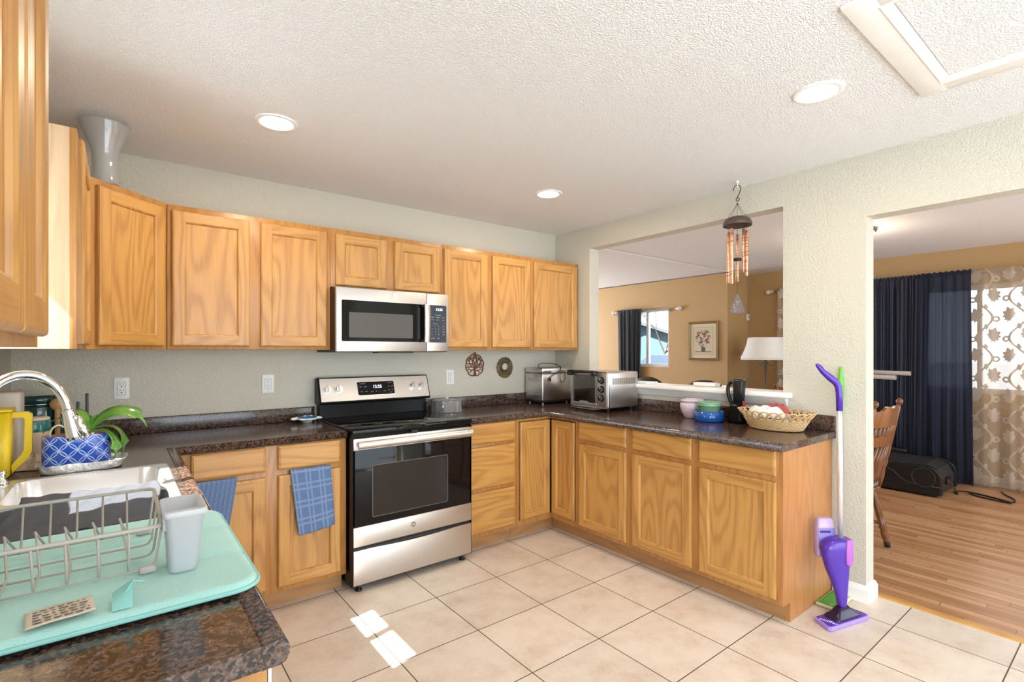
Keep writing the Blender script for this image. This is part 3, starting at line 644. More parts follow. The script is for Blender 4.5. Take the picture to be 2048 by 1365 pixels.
m = MB(); s_ = d.cross(Vector((.5, -1, 0))).normalized(); f = Vector((.75, -.60, 0)); m.tube([a+d*.02+f*.018, a+d*.03+f*.026, a+d*.045+f*.026, a+d*.06+f*.030, a+d*.080+f*.038, a+d*.088+f*.030], [.008, .012, .011, .013, .013, .008], 12); m.build('spray_trigger', CHROME, e)
m = MB(); m.cyl((.0, -.015, .045), (.0, -.05, .05), .011, n=16); m.tube([(.0, -.05, .05), (.01, -.075, .07), (.02, -.09, .11)], [.007, .006, .005], 10); m.build('lever', CHROME, e)
m = MB(); m.lathe([(0, 0), (.021, 0), (.021, .006), (.014, .013), (.010, .030), (.015, .036), (.015, .043), (0, .046)], (0, 0, 0), 24)
tag(m.build('soap_dispenser', CHROME, None, (-.318, 2.418, CT+.005)), 'small chrome fitting on the sink deck in front of the yellow pitcher', 'soap dispenser')

# dark towel draped over the sink divider, white bowl
TWL = mat('navy_terry', (.018, .021, .034), .95, bump=(420, .9, .004), sheen=.25)
def terry(u, v):
    x = -.232+.322*u+.012*math.sin(5*v); y = 2.088-.45*v
    z = .011+.016*math.sin(min(1, v*5)*PI/2) - (.10*max(0, (y-2.070)/.018)**1.2)*(1 if .12 < u < .80 else 0) - .035*max(0, v-.45) + .008*math.sin(7*u+4*v)*v*(1-.5*v) + .008*math.sin(15*u-5*v)*max(0, v-.3)*(1-v) + .0022*math.sin(33*u+9*v)
    z = max(z, .0105 if y < 1.77 else -1)
    return (x, y, CT+z)
m = MB(); m.grid(terry, 60, 50); o = solid(m.build('dish_towel', TWL), .006); tag(o, 'dark navy terry towel spread over the sink beside the dish rack', 'towel')
m = MB(); m.lathe([(0, 0), (.040, 0), (.046, .006), (.060, .045), (.070, .085), (.072, .088), (.068, .088), (.056, .04), (.040, .012), (0, .010)], (0, 0, 0), 36)
tag(m.build('bowl', mat('white_ceramic', (.82, .80, .76), .2), None, (-.318, 1.73, CT+.0055)), 'white bowl in the sink at the photo\'s left edge, behind the dish rack', 'bowl')

# aqua mat
MATC = mat('aqua_microfibre', (.37, .65, .60), .95, bump=(260, .6, .003), sheen=.3)
MATE = mat('aqua_piping', (.27, .58, .53), .8, bump=(300, .3, .002))
e = thing('drying_mat', 'aqua microfibre dish drying mat lying on the near worktop', 'mat', (-.07, 1.335, CT+.0115))
hx, hy = .287, .282
def matz(x, y):
    r = .05; ax, ay = abs(x)-(hx-r), abs(y)-(hy-r); ed = r-math.hypot(ax, ay) if ax > 0 and ay > 0 else min(hx-abs(x), hy-abs(y)); z = .011*min(1, max(0, ed)/.012)**.5
    for yl in (-.10, .09): z -= .0055*math.exp(-((y-yl)/.006)**2)
    return z
m = MB(); n = 64
def mf(u, v):
    P = (2*u-1, 2*v-1); x, y = P[0]*hx, P[1]*hy
    r = .05; ax, ay = abs(x)-(hx-r), abs(y)-(hy-r)
    if ax > 0 and ay > 0:
        l = math.hypot(ax, ay); mx_ = max(ax, ay); k = mx_/l if l > 0 else 1
        x = math.copysign(hx-r+ax*k, x); y = math.copysign(hy-r+ay*k, y)
    return (x, y, matz(x, y))
m.grid(mf, 90, 110); m.rings([[(a, b, 0) for a, b in rrect(-hx, hx, -hy, hy, .05)], [(a, b, -.004) for a, b in rrect(-hx, hx, -hy, hy, .05)]], True, False, True); m.build('mat_pad', MATC, e)
m = MB(); m.tube([(a, b, -.0015) for a, b in rrect(-hx, hx, -hy, hy, .05, 8)], .0042, 8, closed=True); m.build('piping', MATE, e)
TG = mat('cream_tag', (.62, .53, .42), .8)
m = MB(); Mt = Matrix.Translation((-.0035, -.232, .0135)) @ Matrix.Rotation(.10, 4, 'Z')
m.grid(lambda u, v: tuple(Mt @ Vector((-.045+.085*u, -.032+.066*v, .004+.006*math.sin(u*PI)*.4+.012*max(0, u-.7)))), 14, 8); o = solid(m.build('care_tag', TG, e), .0008); o['label'] = 'cream printed care tag'
m = MB(); random.seed(3)
for k in range(5):
    x = -.036
    while x < .032:
        w = random.uniform(.004, .012); z = .0060+.006*math.sin(((x+.045)/.085)*PI)*.4+.012*max(0, (x+.045)/.085-.7)
        a, b = Mt @ Vector((x, .020-.011*k, z)), Mt @ Vector((min(x+w, .034), .0225-.011*k, z+.0003))
        m.face([a, (b.x, a.y, b.z), b, (a.x, b.y, a.z)]); x += w+.003
m.build('tag_print', mat('tag_ink', (.05, .045, .04), .7), o)
m = MB(); m.tube([(.075, -.243, .008), (.078, -.240, .030), (.090, -.236, .046), (.105, -.238, .040)], [.001, .002, .002, .001], 6)
m.grid(lambda u, v: (.060+.028*u, -.268+.05*v, .013+.03*math.sin(v*PI/2)*(.4+.6*u)), 6, 8); m.build('hanging_loop', MATE, e)

# dish rack of coated wire
WIRE = mat('beige_coated_wire', (.40, .37, .32), .35)
e = thing('dish_rack', 'beige coated-wire dish rack standing on the aqua mat', 'dish rack', (0, 0, CT+.0232))
RX0, RX1 = -.360, .052; RY0, RY1 = 1.215, 1.475      # bottom
TX1, TY0, TY1, TZ = .066, 1.178, 1.512, .098
rim = [(RX0-.015, TY0, TZ), (TX1-.02, TY0, TZ), (TX1-.006, TY0+.004, TZ), (TX1, TY0+.02, TZ), (TX1, TY1-.02, TZ), (TX1-.006, TY1-.004, TZ), (TX1-.02, TY1, TZ), (RX0-.015, TY1, TZ), (RX0-.02, (TY0+TY1)/2, TZ)]
m = MB(); m.tube(rim, .0040, 8, closed=True); m.build('top_rim', WIRE, e)
xs = [.014-.0445*k for k in range(9)]
for i, x in enumerate(xs):
    m = MB(); m.tube([(x, TY0, TZ), (x, RY0-.004, .018), (x, RY0, .013), (x, RY0+.008, .011), (x-.0, RY0+.09, .011), (x-.012, RY0+.165, .066), (x-.014, RY0+.171, .070), (x-.014, RY0+.177, .067), (x, RY1-.022, .013), (x, RY1-.004, .012), (x, RY1+.004, .018), (x, TY1, TZ)], .0022, 6)
    m.build('cross_wire', WIRE, e)
for y in (RY0, RY0+.075, RY0+.15, RY1-.005):
    m = MB(); m.tube([(RX0, y, .0085), (RX1-.012, y, .0085), (RX1-.002, y, .011), (RX1+.004, y, .02), (TX1, y+(y-1.345)*.15, TZ)], .0022, 6); m.build('long_wire', WIRE, e)
for x in (RX1-.008, RX0+.01):
    for y in (RY0, RY1):
        m = MB(); m.box(x-.014, x+.014, y-.007, y+.007, .0, .015, .004); m.build('foot', mat('grey_rubber', (.45, .42, .40), .5), e)
# cutlery holder hooked on the rack
FROST = clear('frosted_plastic', (.93, .94, .96), .06, .25, (.80, .81, .84), .80)
e = thing('cutlery_holder', 'translucent white cutlery cup hooked on the end of the dish rack', 'cutlery holder', (.0995, 1.205, CT+.0240))
m = MB()
def sec(x0, x1, y0, y1, z, r=.012): return [(a, b, z) for a, b in rrect(x0, x1, y0, y1, r, 4)]
m.rings([sec(-.020, .020, -.030, .050, 0), sec(-.0235, .0235, -.033, .055, .004), sec(-.030, .034, -.046, .075, .112), sec(-.034, .039, -.050, .079, .113), sec(-.034, .039, -.050, .079, .124), sec(-.031, .036, -.047, .076, .125), sec(-.0215, .0215, -.031, .053, .006)], True, True, True)
m.build('cup', FROST, e)
m = MB(); m.box(-.027, .031, .010, .0125, .03, .112); m.build('divider', FROST, e)
for y in (-.03, .04):
    m = MB(); m.box(-.034, -.027, y, y+.018, .085, .1125, .002); m.build('hook', FROST, e)
# tumbler at the picture's left border
m = MB(); m.lathe([(0, 0), (.030, 0), (.036, .002), (.0375, .006), (.033, .010), (.031, .09), (.034, .094), (.030, .094), (.028, .012), (0, .010)], (0, 0, 0), 36)
tag(m.build('tumbler', mat('cream_plastic', (.74, .76, .72), .3), None, (-.188, 1.108, CT+.0226)), 'pale upturned tumbler on the mat at the photo\'s left edge', 'tumbler')

# foil tray, planter with orchid
FOIL = mat('aluminium_foil', (.90, .90, .90), .32, .5, bump=(55, 1.0, .010))
rnd = random.Random(5)
def wob(p, a): return (p[0]+rnd.uniform(-a, a), p[1]+rnd.uniform(-a, a), p[2]+rnd.uniform(-a, a)*.7)
def fr(k, z, a):
    return [wob((math.copysign(abs(math.cos(t))**.55, math.cos(t))*.118*k, math.copysign(abs(math.sin(t))**.55, math.sin(t))*.080*k, z), a) for t in [2*PI*i/56 for i in range(56)]]
m = MB(); m.rings([fr(1.15, .036, .005), fr(1.12, .034, .003), fr(1.07, .025, .003), fr(1.03, .008, .002), fr(.98, .0014, .0004)], True, False, True)
tag(solid(m.build('foil_tray', FOIL, None, (-.112, 2.56, CT+.0015), (0, 0, .05)), .0008), 'crumpled aluminium foil tray under the blue planter', 'tray')

def planter_mat():
    m, nt, b = new_mat('blue_glaze_lattice'); uv = N(nt, 'ShaderNodeUVMap')
    sx = N(nt, 'ShaderNodeSeparateXYZ'); L(nt, uv.outputs[0], sx.inputs[0])
    # petals: two families of arcs along the diagonals of a diamond grid, from lens-shaped distance
    def math_(op, a, b_=None, c_=None):
        n = N(nt, 'ShaderNodeMath', operation=op)
        for k, v in enumerate((a, b_, c_)):
            if v is None: continue
            if isinstance(v, (int, float)): n.inputs[k].default_value = v
            else: L(nt, v, n.inputs[k])
        return n.outputs[0]
    P = math_('ADD', sx.outputs[0], sx.outputs[1]); Q = math_('SUBTRACT', sx.outputs[0], sx.outputs[1])
    def fam(p, q):
        fp = math_('SUBTRACT', math_('FRACT', p), .5)                        # along
        q2 = math_('SUBTRACT', math_('FRACT', math_('ADD', q, .5)), .5)      # distance to nearest grid line
        w = math_('MULTIPLY_ADD', math_('MULTIPLY', fp, fp), -1.0, .25)      # lens half-width
        w = math_('MULTIPLY', w, .50)
        d = math_('ABSOLUTE', math_('SUBTRACT', math_('ABSOLUTE', q2), w))
        return d
    d = math_('MINIMUM', fam(P, Q), fam(Q, P))
    r = ramp(nt, [(.0, (.50, .62, .90)), (.028, (.36, .48, .85)), (.055, (.02, .085, .45)), (.30, (.012, .065, .40)), (.5, (.025, .15, .55))]); L(nt, d, r.inputs[0])
    L(nt, r.outputs[0], b.inputs['Base Color']); b.inputs['Roughness'].default_value = .15; b.inputs['Coat Weight'].default_value = .5
    r2 = ramp(nt, [(.0, (1, 1, 1)), (.10, (0, 0, 0)), (.4, (.3, .3, .3))]); L(nt, d, r2.inputs[0])
    bp = N(nt, 'ShaderNodeBump', i_Strength=.6, i_Distance=.003); L(nt, r2.outputs[0], bp.inputs['Height']); L(nt, bp.outputs[0], b.inputs['Normal'])
    return m
PLM = planter_mat(); TERRA = mat('bare_clay', (.42, .23, .14), .8)
e = thing('potted_orchid', 'orchid with long arching leaves in an oval blue patterned planter', 'plant', (-.128, 2.56, CT+.0055), .06)
m = MB(); NS = 72; PA, PB, PH = .102, .055, .132
def oval(k, z): 
    return [(PA*k*math.copysign(abs(math.cos(t))**.72, math.cos(t)), PB*k*math.copysign(abs(math.sin(t))**.72, math.sin(t)), z) for t in [2*PI*i/NS for i in range(NS)]]
RG = [oval(.96, 0), oval(1, .004), oval(1, PH-.004), oval(.985, PH)]
m.rings(RG, True, True, False)
uvl = m.bm.loops.layers.uv.new('uv'); per = 0; acc = [0]
for a, b in zip(RG[1], RG[1][1:]+RG[1][:1]): per += math.dist(a, b); acc.append(per)
m.bm.verts.ensure_lookup_table()
ind = {}
for v in m.bm.verts: ind[v] = v.index if v.index >= 0 else 0
m.bm.verts.index_update()
for f in m.bm.faces:
    ids = [l.vert.index % NS for l in f.loops]; big = max(ids)-min(ids) > NS/2
    for l, i in zip(f.loops, ids):
        u = acc[i] if not (big and i == 0) else per
        l[uvl].uv = (u/per*10, l.vert.co.z*10/per)
m.rings([oval(.985, PH), oval(.93, PH), oval(.92, PH-.012)], True, mi=1)
m.build('planter', [PLM, TERRA], e)
m = MB(); m.rings([oval(.925, PH-.013), oval(.5, PH-.008)], True, False, True); m.build('bark_soil', mat('bark', (.12, .065, .04), .9, bump=(70, 1, .01)), e)
def leafmat():
    m, nt, b = new_mat('orchid_leaf'); tc = N(nt, 'ShaderNodeTexCoord'); n = N(nt, 'ShaderNodeTexNoise', i_Scale=18.0); L(nt, tc.outputs['Object'], n.inputs['Vector'])
    r = ramp(nt, [(.3, (.05, .16, .022)), (.6, (.13, .32, .05)), (.8, (.30, .46, .13))]); L(nt, n.outputs[0], r.inputs[0]); L(nt, r.outputs[0], b.inputs['Base Color'])
    b.inputs['Roughness'].default_value = .28; b.inputs['Coat Weight'].default_value = .2; return m
LEAF = leafmat()
def leaf(pts, w, e, fold=.25, roll=0):
    P = bez(pts, 22); m = MB(); rg = []
    for i, p in enumerate(P):
        t = i/22; d = (P[min(i+1, 22)]-P[max(i-1, 0)]).normalized(); s = d.cross(Vector((0, 0, 1)))
        s = s.normalized() if s.length > .05 else Vector((0, 1, 0))
        if roll: s = Matrix.Rotation(roll, 3, d) @ s
        up = s.cross(d); ww = w*(.25+.75*math.sin(PI*min(1, t*1.15+.12)))*(1-max(0, t-.8)*4.2) if t > .8 else w*(.35+.65*math.sin(PI/2*min(1, t*2.2)))
        rg.append([tuple(p+s*ww*k+up*abs(k)*ww*fold+up*(-.0012 if q else .0012)) for q, ks in ((0, (-1, -.5, 0, .5, 1)), (1, (1, .5, 0, -.5, -1))) for k in ks])
    m.rings(rg, True, True, True); return m.build('leaf', LEAF, e)
b0 = (.035, .0, PH)
leaf([b0, (.065, -.01, .20), (.12, -.02, .232), (.195, -.02, .215), (.215, -.03, .140)], .033, e, .2, .55)
leaf([b0, (.07, .0, .170), (.130, -.02, .170), (.158, -.02, .10), (.132, -.03, .020)], .021, e)
leaf([b0, (.06, -.025, .155), (.112, -.045, .145), (.128, -.05, .08), (.106, -.062, .015)], .021, e)
leaf([b0, (.03, .01, .20), (-.005, .03, .240), (-.03, .05, .205)], .023, e)
leaf([(.02, 0, PH-.01), (-.02, .01, .170), (-.06, .03, .172), (-.100, .04, .140)], .018, e)
leaf([b0, (.03, .03, .21), (-.03, .06, .21), (-.080, .07, .175)], .016, e)
leaf([b0, (.045, .0, .165), (.055, .015, .19), (.060, .03, .20)], .013, e)
m = MB(); m.tube(bez([(-.075, -.01, PH-.012), (-.085, -.02, PH+.03), (-.055, -.02, PH+.055), (-.04, -.01, PH+.03)], 12), .003, 8); m.build('air_root', mat('pale_root', (.62, .60, .52), .6), e)
m = MB(); m.prism(rrect(.0, .05, -.035, .0, .004, 3), 'z', PH-.004, PH+.004); m.build('plant_label', WHITEP, e)

# behind the planter
YEL = mat('yellow_plastic', (.80, .58, .02), .3)
e = thing('pitcher', 'yellow plastic pitcher with a big handle beside the blue planter', 'pitcher', (-.352, 2.57, CT+.0015))
m = MB(); m.rings([sec(-.040, .035, -.050, .050, 0, .015), sec(-.044, .040, -.055, .055, .006, .016), sec(-.050, .046, -.062, .062, .235, .018), sec(-.048, .044, -.060, .060, .235, .017), sec(-.040, .036, -.051, .051, .008, .014)], True, True, True); m.build('jug_body', YEL, e)
m = MB(); hp = [(.040, .232), (.085, .232), (.097, .222), (.097, .085), (.090, .065), (.045, .012)]; hi = [(.044, .212), (.072, .212), (.078, .206), (.076, .095), (.070, .078), (.042, .040)]
for (a, b), (c, d), (f, g), (h, i_) in zip(hp, hp[1:], hi, hi[1:]):
    m.rings([[(x, y, z) for x, z, y in ((a, b, -.014), (f, g, -.014), (f, g, .014), (a, b, .014))], [(x, y, z) for x, z, y in ((c, d, -.014), (h, i_, -.014), (h, i_, .014), (c, d, .014))]], True, True, True, smooth=False)
m.build('handle', YEL, e)
m = MB(); m.rings([sec(-.052, .048, -.064, .064, .2375, .018), sec(-.052, .048, -.064, .064, .246, .018), sec(-.03, .028, -.04, .04, .249, .014)], True, True, True); m.build('lid', YEL, e)
DG = mat('dark_green_glaze', (.010, .055, .050), .1, coat=.6); TEAL = mat('teal_glaze', (.02, .16, .17), .15, coat=.5); CREAM = mat('cream_glaze', (.62, .53, .42), .25)
e = thing('canister', 'dark green glazed canister with clamp lid and clipped wooden scoop, in the corner', 'canister', (-.305, 3.25, CT+.0015))
m = MB(); m.lathe([(0, 0), (.070, 0), (.076, .006), (.077, .19), (.072, .203), (0, .203)], (0, 0, 0), 40); m.build('jar_body', DG, e)
m = MB(); m.lathe([(.072, .209), (.077, .212), (.077, .238), (.068, .245), (.03, .247), (0, .247)], (0, 0, 0), 40); m.build('lid', DG, e)
m = MB(); m.tube([(.074*math.cos(2*PI*i/40), .074*math.sin(2*PI*i/40), .206) for i in range(40)], .0035, 8, closed=True); m.tube([(-.05, -.058, .19), (-.058, -.066, .215), (-.05, -.06, .24)], .002, 6); m.tube([(.05, -.058, .19), (.058, -.066, .215), (.05, -.06, .24)], .002, 6); m.build('wire_clamp', CHROME, e)
m = MB(); m.tube(bez([(.062, -.045, .165), (.10, -.065, .17), (.10, -.065, .04), (.062, -.045, .04)], 14), .009, 10); m.build('handle', DG, e)
m = MB(); m.ball((.075, -.075, .205), .028, 18, sc=(1, .55, 1)); m.box(.066, .086, -.086, -.070, .06, .185, .004); m.build('wooden_scoop', mat('scoop_wood', (.55, .31, .13), .5), e)
e = thing('canister', 'cream and teal banded canister between the yellow pitcher and the planter', 'canister', (-.287, 2.93, CT+.0015))
m = MB(); m.lathe([(0, 0), (.052, 0), (.055, .004), (.055, .115)], (0, 0, 0), 36); m.build('jar_body', CREAM, e)
m = MB(); m.lathe([(.0553, .115), (.0555, .155), (.052, .163)], (0, 0, 0), 36); m.build('teal_band', TEAL, e)
m = MB(); m.lathe([(.052, .163), (.053, .170), (.045, .175), (0, .176)], (0, 0, 0), 36); m.build('lid', CREAM, e)
m = MB(); m.box(-.045, .045, -.06, .06, 0, .295, .012); tag(m.build('storage_jar', mat('cream_box', (.62, .58, .52), .5), None, (-.350, 2.79, CT+.0015)), 'tall cream storage box behind the yellow pitcher', 'box')
e = thing('knife_block', 'black knife block in the corner behind the orchid leaves', 'knife block', (-.165, 3.26, CT+.0015))
m = MB(); m.prism([(-.05, 0), (.06, 0), (.06, .06), (.02, .135), (-.05, .105)], 'x', -.06, .055); bevel(m.build('block', BLACK, e), .004)
for x, h in ((-.040, .17), (.004, .205), (.038, .245)):
    m = MB(); m.tube([(x, .015, .11), (x, .005, h)], .0065, 8); m.build('knife_handle', mat('grey_handle', (.10, .10, .12), .4), e)
m = MB()
def rag(u, v):
    a = 2*PI*u; r = .070*(1-v)+.004; return (1.05*r*math.cos(a)*(1+.15*math.sin(3*a)), .8*r*math.sin(a)*(1+.12*math.cos(5*a)), .045*math.sin(v*PI/2)+.006*math.sin(4*a)*v+.001)
m.grid(rag, 40, 10, closed_u=True); tag(m.build('dish_cloth', mat('beige_cloth', (.50, .40, .32), .9, bump=(90, .5, .006)), None, (-.262, 2.695, CT+.0015)), 'crumpled beige cloth between yellow pitcher and planter', 'cloth')

# towels on the base-cabinet doors
def plaid(name, stripes, check):
    m, nt, b = new_mat(name); tc = N(nt, 'ShaderNodeTexCoord'); sp = N(nt, 'ShaderNodeSeparateXYZ'); L(nt, tc.outputs['UV'], sp.inputs[0])
    acc = None
    for k, s in enumerate((stripes, check)):
        if not s: continue
        a = N(nt, 'ShaderNodeMath', operation='MULTIPLY', i_1=float(s)); L(nt, sp.outputs[k], a.inputs[0])
        f = N(nt, 'ShaderNodeMath', operation='FRACT'); L(nt, a.outputs[0], f.inputs[0])
        r = ramp(nt, [(0, (0, 0, 0)), (.06, (.8, .8, .8)), (.12, (.8, .8, .8)), (.18, (0, 0, 0)), (.30, (0, 0, 0)), (.36, (.8, .8, .8)), (.42, (.8, .8, .8)), (.48, (0, 0, 0))]); L(nt, f.outputs[0], r.inputs[0])
        if acc:
            x = N(nt, 'ShaderNodeMath', operation='MAXIMUM'); L(nt, acc, x.inputs[0]); L(nt, r.outputs[0], x.inputs[1]); acc = x.outputs[0]
        else: acc = r.outputs[0]
    n = N(nt, 'ShaderNodeTexNoise', i_Scale=300.0); L(nt, tc.outputs['Object'], n.inputs['Vector'])
    k = N(nt, 'ShaderNodeMath', operation='MULTIPLY'); L(nt, acc, k.inputs[0]); L(nt, n.outputs[0], k.inputs[1])
    mx = N(nt, 'ShaderNodeMix', data_type='RGBA'); mx.inputs[6].default_value = (.10, .17, .33, 1); mx.inputs[7].default_value = (.32, .42, .60, 1); L(nt, k.outputs[0], mx.inputs[0]); L(nt, mx.outputs[2], b.inputs['Base Color'])
    b.inputs['Roughness'].default_value = .95; bp = N(nt, 'ShaderNodeBump', i_Strength=.7, i_Distance=.003); L(nt, n.outputs[0], bp.inputs['Height']); L(nt, bp.outputs[0], b.inputs['Normal']); return m
def hang(label, x0, x1, zt, zb, skew, mt, lean=0, back=True):
    yf = YBF-.020
    m = MB(); uvs = []
    def f(u, v):
        t = v*1.25; z = zt if t <= .06 else None
        w = (x1-x0)
        x = x0+w*u+skew*max(0, v-.1)+lean*v*(1-u)
        if v < .08: k = v/.08; return (x, yf+.012-.0185*k, zt+.0055*math.sin(k*PI))
        vv = (v-.08)/.92
        return (x, yf-.0065-.010*vv*(1+.5*math.sin(9*u+1))-.004*math.sin(14*u+2*vv)*vv, zt-(zt-zb)*vv-.006*math.sin(4*u)*vv-(x1-x0)*.08*(1-u)*vv)
    nu, nv = 24, 30; m.grid(f, nu, nv)
    uvl = m.bm.loops.layers.uv.new('uv'); m.bm.verts.index_update()
    for fc in m.bm.faces:
        for l in fc.loops: i = l.vert.index; l[uvl].uv = ((i//(nv+1))/nu, (i % (nv+1))/nv)
    o = solid(m.build('hand_towel', mt), .004); tag(o, label, 'towel'); return o
hang('blue plaid towel hung over the cabinet door beside the stove', .712, .925, .731, .405, .022, plaid('blue_plaid', 3, 4), .02)
hang('blue striped towel hung over the cabinet door behind the dish mat', .275, .462, .731, .47, -.045, plaid('blue_stripe', 9, 0), 0)

# turtle ornament, cake dome
e = thing('turtle_ornament', 'small blue and white turtle ornament on the worktop left of the stove', 'ornament', (.945, 3.34, CT+.0015))
BLU = mat('blue_shell', (.02, .12, .32), .15, coat=.4); WHC = mat('white_glaze', (.82, .84, .84), .15, coat=.4)
m = MB(); m.lathe([(0, 0), (.030, 0), (.034, .012), (.060, .020), (.064, .025), (.06, .029), (0, .029)], (0, 0, 0), 32); m.build('turtle_body', WHC, e)
m = MB(); m.lathe([(.056, .030), (.050, .037), (.03, .043), (0, .045)], (0, 0, 0), 32); o = m.build('shell', BLU, e)
for x in (-.018, .018):
    q = MB(); q.ball((x, -.018, .043), .011, 14, sc=(1, 1, .3)); q.build('shell_spot', WHC, o)
m = MB(); m.ball((-.082, -.012, .028), .020, 16, sc=(1.1, .8, .5)); m.build('head', WHC, e)
for x, y in ((.074, .02), (.066, -.03), (-.04, .060), (-.04, -.058)):
    m = MB(); m.ball((x, y, .026), .018, 14, sc=(1.2, .8, .35)); m.build('flipper', WHC, e)
e = thing('cake_dome', 'clear plastic cake cover on the worktop just right of the stove', 'cake cover', (1.954, 3.315, CT+.0015))
m = MB(); m.lathe([(.122, 0), (.122, .006), (.114, .010), (.110, .075), (.100, .088), (.06, .092), (.03, .092), (0, .092)], (0, 0, 0), 48)
solid(m.build('cover', clear('clear_plastic', (.92, .93, .95), .10, .06, (.78, .80, .84), .14), e), .002)
m = MB(); m.lathe([(.014, .0935), (.012, .104), (.018, .109), (0, .111)], (0, 0, 0), 20); m.build('knob', FROST, e)
# ------------------------------------------------------------------ right-hand worktop
z0 = CT+.0015
e = thing('bread_maker', 'boxy stainless bread maker with a black cord on top, in the corner', 'bread maker', (2.822, 3.205, z0))
m = MB(); m.box(.004, .336, .004, .226, .012, .030, .003); m.build('base', BLACK, e)
for x in (.03, .31):
    for y in (.03, .20): m = MB(); m.cyl((x, y, 0), (x, y, .013), .008, n=12); m.build('foot', WHITEP, e)
m = MB(); m.box(0, .34, 0, .23, .028, .262, .012); o = m.build('housing', STEELV, e)
VS = mat('vent_slot', (.30, .30, .30), .4)
for z in (.075, .19):
    for k in range(9):
        m = MB(); m.box(-.0008, .001, .030+.018*k, .036+.018*k, z, z+.035); m.build('vent_slot', VS, o)
m = MB(); m.box(-.001, .341, -.001, .231, .264, .312, .012); l_ = m.build('lid', STEELV, e)
m = MB(); m.box(.10, .21, -.006, 0, .268, .276, .002); m.build('lid_grip', CHROME, l_)
m = MB(); m.tube(bez([(.06, .12, .314), (.04, .10, .37), (.06, .08, .345), (.16, .05, .335), (.235, .02, .36), (.245, -.01, .335), (.232, -.014, .29), (.20, -.014, .26), (.13, -.016, .272), (.075, -.014, .225)], 40), .0032, 8)
m.tube([(.222+.034*math.sin(t)*.9, -.013-.004*k, .232+.052*math.cos(t)) for k in (0,) for t in [2*PI*i/24 for i in range(24)]], .0032, 8, closed=True)
m.box(.066, .082, -.020, -.006, .195, .228, .003); m.build('cord', BLACK, e)

e = thing('toaster_oven', 'stainless toaster oven with glass door and three black knobs', 'toaster oven', (2.815, 2.862, z0), -PI/2)
TWd, TDp, T0, T1 = .388, .355, .028, .302
m = MB(); m.box(.004, TWd-.004, .02, TDp, T0, T1-.004, .012); bo = m.build('oven_housing', STEEL, e)
dk = mat('vent_dark', (.20, .17, .14), .5, .5)
for k in range(14):
    for j in range(3): pass
m = MB()
for k in range(24):
    m.box(TWd-.0045, TWd-.0032, .055+.0112*k, .061+.0112*k, .205, .252)
m.build('vent_grille', dk, bo)
m = MB()
P1 = rrect(0, TWd, T0-.004, T1, .018, 6)
m.rings([[(a, .022, b) for a, b in P1], [(a, .002, b) for a, b in P1], [(a, 0, b) for a, b in rrect(.003, TWd-.003, T0-.001, T1-.003, .016, 6)], [(a, 0, b) for a, b in rrect(.010, TWd-.010, T0+.006, T1-.010, .012, 6)], [(a, .004, b) for a, b in rrect(.012, TWd-.012, T0+.008, T1-.012, .011, 6)]], True, False, True); m.build('front_frame', steel('polished_steel', (.68, .67, .65), .2), e)
m = MB(); m.box(.288, TWd-.012, -.002, .005, T0+.01, T1-.014, .002); cpn = m.build('control_panel', STEELV, e)
for k in range(3):
    z = .236-.066*k
    m = MB(); m.cyl((.330, -.002, z), (.330, -.008, z), .026, n=28); m.cyl((.330, -.008, z), (.330, -.026, z), .021, .018, n=28); o = m.build('knob', BLACK, cpn)
    m = MB(); m.rings([[(.330+r*math.cos(t), -.0262, z+r*math.sin(t)) for t in [-.9+2.2*i/16 for i in range(17)]] for r in (.0155, .0175)], False); m.box(.3285, .3315, -.0272, -.025, z+.002, z+.017); m.build('knob_pointer', WHITEP, o)
m = MB(); m.box(.328, .332, -.0035, -.001, .266, .284); m.build('indicator_light', mat('red_lens', (.35, .02, .02), .2), cpn)
m = MB(); m.box(.014, .282, -.004, .002, T0+.012, T0+.034, .002); m.box(.014, .282, -.004, .002, T1-.030, T1-.014, .002); m.box(.014, .032, -.004, .002, T0+.034, T1-.030); m.box(.264, .282, -.004, .002, T0+.034, T1-.030); dr = m.build('door_frame', STEELV, e)
m = MB(); m.box(.032, .264, -.002, .0, T0+.034, T1-.030); m.build('door_glass', clear('smoked_glass', (.62, .60, .56), .06), dr)
m = MB(); m.prism(rrect(.105, .19, T0+.026, T0+.046, .009, 5), 'y', -.006, -.003); o = m.build('badge', mat('badge_silver', (.72, .73, .74), .25, .7), dr)
m = MB(); m.text('BLACK+DECKER', .0095, FR(.1475, -.0063, T0+.036)); m.build('badge_lettering', mat('badge_ink', (.05, .05, .05), .4), o)
m = MB(); m.tube([(.02, -.034, T1-.004), (.275, -.034, T1-.004)], .011, 14); m.box(.004, .036, -.045, .004, T1-.036, T1+.004, .007); m.box(.258, .292, -.045, .004, T1-.036, T1+.004, .007); m.build('handle', BLACK, dr)
m = MB(); m.box(.020, .280, .0055, .008, T0+.012, T1-.016); m.build('dark_cavity', mat('cavity', (.045, .04, .035), .35, .3), e)
m = MB()
for z in (.12, .165, .20): m.tube([(.035, .0045, z), (.26, .0045, z+.006)], .0016, 6)
m.build('oven_rack', CHROME, e)
m = MB(); m.prism([(.02, -.012)]+[(.03+.24*k/10, -.012-.016*math.sin(PI*k/10)) for k in range(11)]+[(.28, -.012), (.28, .05), (.02, .05)], 'z', T0-.012, T0-.006); m.build('crumb_tray', CHROME, e)
for x in (.03, TWd-.035):
    for y in (.04, .30): m = MB(); m.cyl((x, y, 0), (x, y, T0+.002), .012, .016, 14); m.build('foot', BLACK, e)

